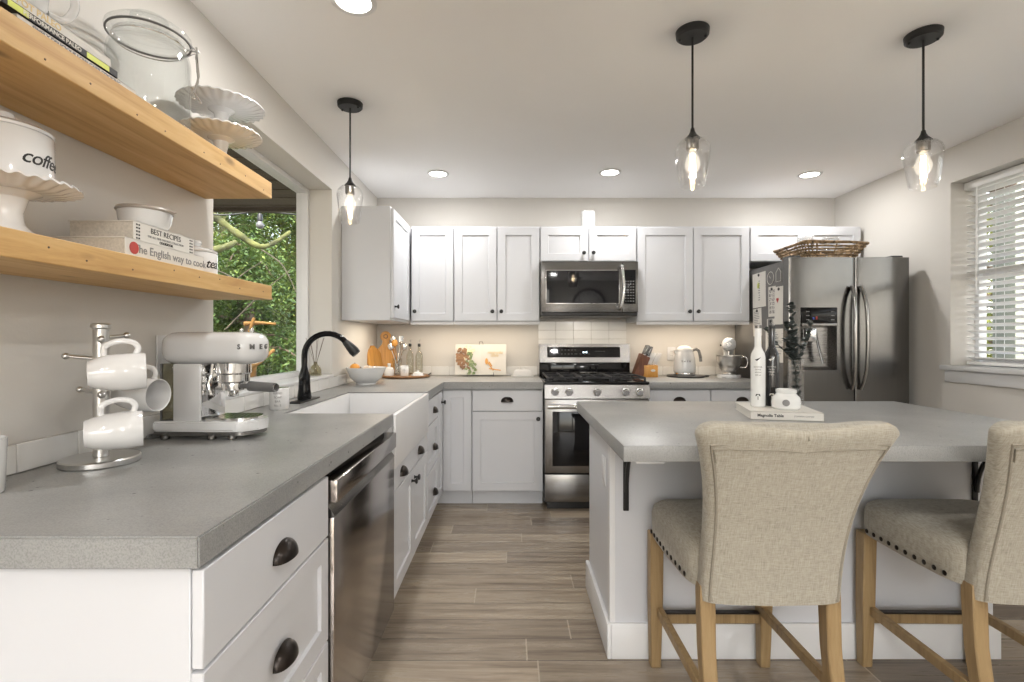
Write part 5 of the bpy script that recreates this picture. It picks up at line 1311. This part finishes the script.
pendant('glass pendant light hanging over the farmhouse sink', -.83, 2.58)
pendant('glass pendant light over the island, above first stool', .717, 1.975)
pendant('glass pendant light nearest the blinds over the island', 1.645, 1.995)
DL = [(-.567, 1.80, 'recessed ceiling light cut by top edge above left counter'), (-.537, 3.68, 'recessed ceiling light at back left above corner cabinet'), (.723, 3.65, 'recessed ceiling light at back middle above the stove'), (2.21, 3.70, 'recessed ceiling light at back right above the refrigerator')]
DLr = [(-.567, -.9), (.75, -.1), (2.1, .1), (-.567, -1.7), (.8, -1.6), (2.1, -1.6)]  # unseen ceiling lights added behind the camera to fill the room
for k, (x, y, lab) in enumerate(DL + [(a, b, 'added fill ceiling light, unseen behind the camera') for a, b in DLr]):
    t = thing('recessed_light', lab, 'ceiling light', (x, y, ZC), 0, 'recessed ceiling lights')
    bm = B(); lathe(bm, [(.062, -.0005), (.080, -.0005), (.082, -.004), (.078, -.007), (.062, -.007)], 40); obj('trim_ring', bm, 'trim', t)
    bm = B(); lathe(bm, [(0, -.003), (.0625, -.003), (.0625, -.0015), (0, -.0015)], 40); obj('lens', bm, 'lens', t)
    a = area('downlight_lamp', (0, 0, -.012), .11, .11, (7.5 if y > 1 else 10), (1, .98, .955), shape='DISK'); a.parent = t
# unseen glowing globe added behind the camera as ceiling fill
t = thing('fill_globe', 'added white fill globe hanging unseen behind the camera', 'pendant light', (1.35, -2.1, 1.72))
bm = B(); lathe(bm, [(0, ZC - 1.722), (.06, ZC - 1.722), (.06, ZC - 1.75), (0, ZC - 1.75)], 24); tube(bm, [(0, 0, .15), (0, 0, ZC - 1.745)], .005, 8); obj('stem', bm, 'black', t)
bm = B(); ball(bm, .12, (0, 0, 0), 32); gm = plain('fill_globe_glow', (1, 1, 1), .3, em=(1, .985, .97), es=44); obj('globe', bm, gm, t)
# under cabinet strips
for x0, x1 in ((-.75, .20), (1.03, 1.86)):
    area('under_cabinet_lamp', ((x0 + x1) / 2, 4.08, UZ0 - .004), x1 - x0, .03, 2.3, (1, .82, .62))
area('under_cabinet_lamp', (-.98, 3.75, UZ0 - .013), .03, .5, 1.4, (1, .86, .68))
area('hood_lamp', (.61, 4.12, MZ0 - .003), .3, .05, .6, (1, .88, .72))

# ------------------------------------------------------------------ blinds
t = thing('window_blind', 'white horizontal slat blind half open in the right window', 'blind', (XR + .115, 2.1, 1.07)); o_ = (XR + .115, 2.1, 1.07)
bm = B(); box(bm, XR + .075, XR + .148, .96, 3.178, 2.165, 2.215, .006); obj('head_rail', W2(bm, o_), 'blind', t)
bm = B(); z = 1.105; pitch = .0415
while z < 2.16:
    box(bm, -.025, .025, .965, 3.173, -.002, .002, mat=T(XR + .115, 0, z) @ R(math.radians(17), 'Y')); z += pitch
obj('slats', W2(bm, o_), 'blind', t)
bm = B(); box(bm, XR + .09, XR + .14, .965, 3.173, 1.066, 1.086, .003); obj('bottom_rail', W2(bm, o_), 'blind', t)
for yy in (1.2, 1.8, 2.42, 2.98):
    bm = B(); tube(bm, [(XR + .0895, yy, 1.08), (XR + .0895, yy, 2.17)], .0014, 5); tube(bm, [(XR + .1405, yy, 1.08), (XR + .1405, yy, 2.17)], .0014, 5); obj('ladder_cord', W2(bm, o_), 'blind', t)
bm = B(); tube(bm, [(XR + .068, 3.08, 2.16), (XR + .066, 3.08, 1.50)], .004, 8); obj('tilt_wand', W2(bm, o_), 'blind', t)

# wall clock on the rear wall (seen mirrored in the microwave)
t = thing('wall_clock', 'large round wall clock reflected in the microwave door', 'clock', (1.62, YR + .002, 1.93))
bm = B(); lathe(bm, [(0, 0), (.34, 0), (.35, .01), (.34, .03), (.31, .03), (.30, .012)], 64, R(-PI/2, 'X')); obj('case', bm, 'black', t)
bm = B(); cyl(bm, .302, .002, .012, 64, R(-PI/2, 'X')); obj('dial', bm, 'ceram2', t)
bm = B()
for k, s in enumerate(['12', '1', '2', '3', '4', '5', '6', '7', '8', '9', '10', '11']):
    a = PI/2 - 2 * PI * k / 12; b2 = text_bm(s, .085, .001, frame_m((-.235 * math.cos(a), .0145, .235 * math.sin(a)), (-1, 0, 0), (0, 0, 1)), bold=.002)
    me_ = bpy.data.meshes.new('t'); b2.to_mesh(me_); bm.from_mesh(me_); b2.free()
obj('numerals', bm, 'ink', t)
bm = B(); box(bm, -.008, .008, 0, .17, 0, .003, mat=frame_m((0, .016, 0), (-1, 0, 0), (0, 0, 1)) @ R(1.3, 'Z')); box(bm, -.006, .006, 0, .24, .003, .006, mat=frame_m((0, .016, 0), (-1, 0, 0), (0, 0, 1)) @ R(-1.3, 'Z')); obj('hands', bm, 'ink', t)

# ------------------------------------------------------------------ outdoors
bm = B(); n = 30                                             # ground with a rising wooded bank to the left
def gz(x, y): return -.35 + (max(0, -x - 5.5) * .55 if x < 0 else max(0, x - 12) * .1) + .12 * math.sin(x * 1.3 + y) 
gx = [-22 + 44 * i / n for i in range(n + 1)]; gy = [-14 + 44 * j / n for j in range(n + 1)]
V = [[bm.verts.new((x, y, gz(x, y) if (x < -2 or x > 4 or y > 6 or y < -4) else -.35)) for y in gy] for x in gx]
for i in range(n):
    for j in range(n): bm.faces.new((V[i][j], V[i+1][j], V[i+1][j+1], V[i][j+1]))
o = struct('ground', bm, 'grass')
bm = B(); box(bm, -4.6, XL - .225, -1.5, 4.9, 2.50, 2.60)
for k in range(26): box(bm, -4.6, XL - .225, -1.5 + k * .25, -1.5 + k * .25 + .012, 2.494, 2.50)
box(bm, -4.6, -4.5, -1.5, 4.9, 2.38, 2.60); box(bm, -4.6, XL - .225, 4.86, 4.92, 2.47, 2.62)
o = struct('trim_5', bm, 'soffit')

def leaf_cloud(n, centers, rad, size, rr, droop=.5):
    bm = B()
    for k in range(n):
        c = centers[rr.randrange(len(centers))]
        p = Vector(c) + Vector((rr.gauss(0, rad), rr.gauss(0, rad), rr.gauss(0, rad * .6)))
        L = size * rr.uniform(.6, 1.4); w = L * .22
        m = T(*p) @ R(rr.uniform(0, 2*PI), 'Z') @ R(rr.uniform(-.2, 1.1) * droop + .2, 'Y') @ R(rr.uniform(-.8, .8), 'X')
        vs = [bm.verts.new(m @ Vector(q)) for q in ((0, 0, 0), (L * .4, w, 0), (L, 0, -.1 * L), (L * .4, -w, 0))]
        bm.faces.new(vs)
    return bm
def tree(label, loc, mat, seed, h=6.5, nb=26, nl=9000, rad=.24, size=.085, name='conifer_tree', z_low=.4, reach=1.9):
    rr = random.Random(seed); t = thing(name, label, 'tree', loc, 0, 'trees beyond the sink window' if loc[0] < 0 else 'trees beyond the right window')
    bm = B(); tube(bm, [(0, 0, -.3), (.05, .02, h * .4), (0, .05, h)], [.16, .11, .03], 10); cen = []
    for k in range(nb):
        z = z_low + (h - z_low) * k / nb; a = rr.uniform(0, 2 * PI); L = reach * (1 - .75 * k / nb) * rr.uniform(.7, 1.15)
        P = smooth_path([(0, 0, z), (L * .5 * math.cos(a), L * .5 * math.sin(a), z + .12), (L * math.cos(a), L * math.sin(a), z - .2)], 4)
        tube(bm, P, [.035 * (1 - .8 * i / (len(P) - 1)) for i in range(len(P))], 6)
        cen += [tuple(p) for p in P[2:]]
    obj('trunk', bm, 'moss' if seed % 2 else 'bark', t)
    obj('foliage', leaf_cloud(nl, cen, rad, size, rr), mat, t); return t
tr = [('feathery green cedar filling the middle of the sink window', (-5.9, 10.2, .0), 'leafA', 1, 6.5),
      ('green cedar nearest the house seen low in the window', (-4.6, 8.7, -.3), 'leafA', 2, 3.2),
      ('yellow green maple seen through the sink window top', (-5.4, 12.4, .0), 'leafB', 3, 7.5),
      ('twiggy olive brown shrub tree behind the cedars', (-7.0, 11.0, .6), 'leafC', 4, 6.0),
      ('green cedar at the far right of the sink window', (-5.2, 11.4, .0), 'leafA', 5, 5.0),
      ('tall yellow green tree high on the wooded bank', (-9.0, 14.0, 1.6), 'leafB', 6, 8.0),
      ('dark green cedar on the bank at left of window', (-7.6, 9.2, 1.0), 'leafA', 7, 7.0),
      ('twiggy olive tree at the back of the wooded bank', (-8.6, 16.0, 1.2), 'leafC', 8, 8.0),
      ('tall green cedar farthest back on the wooded bank', (-11.5, 18.0, 3.0), 'leafA', 9, 9.0)]
for lab, loc, mat, sd, h in tr: tree(lab, loc, mat, sd, h, nl=20000)
# mossy limbs crossing the window
def limb(label, pts, r0, mat='moss', name='mossy_branch'):
    bm = B(); P = smooth_path(pts, 8); rr = random.Random(4)
    tube(bm, P, [r0 * (1 - .6 * i / len(P)) * (1 + .15 * rr.uniform(-1, 1)) for i in range(len(P))], 10); tag(obj(name, bm, mat), label, 'branch')
def at(px, py, Y): return ((px - 511) * Y / 500, Y, 1.227 + (339 - py) * Y / 500)
limb('long mossy yellow green branch arching across window top', [at(196, 205, 7.2), at(216, 218, 7.3), at(238, 234, 7.4), at(258, 246, 7.5), at(272, 244, 7.7), at(290, 232, 8.0)], .065)
limb('short thick mossy branch stub at left of window', [at(196, 252, 7.0), at(214, 250, 7.0), at(228, 246, 7.1), at(236, 242, 7.2)], .07)
limb('amber rod low behind the espresso machine', [at(244, 324, 6.4), at(258, 323, 6.5), at(276, 324, 6.6)], .035, 'amberbrown', 'amber_rod')  # amber-brown tapered rods outside the sink window
limb('amber bent rod just above the portafilter', [at(240, 368, 6.2), at(256, 364, 6.3), at(274, 350, 6.5)], .045, 'amberbrown', 'amber_rod')
limb('upright amber rod left of the low pair', [at(252, 380, 6.3), at(256, 350, 6.3), at(250, 335, 6.4), at(254, 318, 6.4)], .04, 'amberbrown', 'amber_rod')
for k, (a_, b_) in enumerate(((at(214, 300, 6.8), at(262, 262, 7.2)), (at(225, 330, 6.6), at(290, 270, 7.0)), (at(216, 270, 7.1), at(244, 300, 6.9)), (at(262, 250, 7.3), at(296, 292, 7.0)))):
    mid = ((a_[0] + b_[0]) / 2 + .05, (a_[1] + b_[1]) / 2, (a_[2] + b_[2]) / 2 + .08)
    limb(['thin bare twig rising from lower left of window', 'long bare twig crossing window towards upper right', 'short bare twig sloping down at left of window', 'thin bare twig drooping at right side of window'][k], [a_, mid, b_], .012, 'twig', 'bare_twig')
# string light
bm = B(); tube(bm, smooth_path([at(190, 212, 5.2), at(225, 215, 5.3), at(262, 212, 5.4), at(310, 216, 5.6)], 8), .008, 6)
tag(obj('string_light_cable', bm, 'black'), 'thin black string light cable crossing the sink window', 'cable')
p = at(260, 213, 5.4); t = thing('string_light_bulb', 'black socket bulb hanging from the outdoor cable', 'light bulb', (p[0], p[1], p[2]))
bm = B(); lathe(bm, [(0, 0), (.016, -.005), (.026, -.03), (.028, -.08), (.020, -.09), (0, -.09)], 16); obj('socket', bm, 'black', t)
bm = B(); lathe(bm, [(0, -.09), (.020, -.09), (.040, -.125), (.038, -.15), (.02, -.17), (0, -.174)], 16); obj('bulb', bm, 'grayp', t)
# right side: porch post, wall of neighbouring wing, shrubs
t = thing('porch_post', 'sage porch post seen through the right window blind', 'post', (4.72, 4.68, -.35))
bm = B(); box(bm, -.11, .11, -.11, .11, 0, 3.1, .006); obj('shaft', bm, 'siding', t); bm = B(); box(bm, -.15, .15, -.15, .15, 0, .2, .01); obj('plinth', bm, 'trim', t)
bm = B(); box(bm, 5.12, 7.2, 4.9, 5.05, -.3, 3.0); 
for k in range(16): box(bm, 5.12, 7.2, 4.885, 4.9, -.3 + k * .2, -.115 + k * .2, .003, 1)
tag(obj('garden_shed', bm, 'shedw'), 'white board wall of outbuilding beyond the right window', 'building')
bm = B(); box(bm, XR + .23, 4.3, -1, 5.2, 2.62, 2.70)
for k in range(9): box(bm, XR + .23, 4.3, -1 + k * .75, -.9 + k * .75, 2.50, 2.62)
struct('trim_6', bm, 'bark')
for lab, loc, mat, sd in (('leafy green tree beyond the right window', (7.2, 8.4, -.3), 'leafA', 21), ('bright yellow green bush beyond the porch post', (6.4, 7.0, -.3), 'leafB', 22)):
    tree(lab, loc, mat, sd, 4.0, nl=6000, name='leafy_tree')
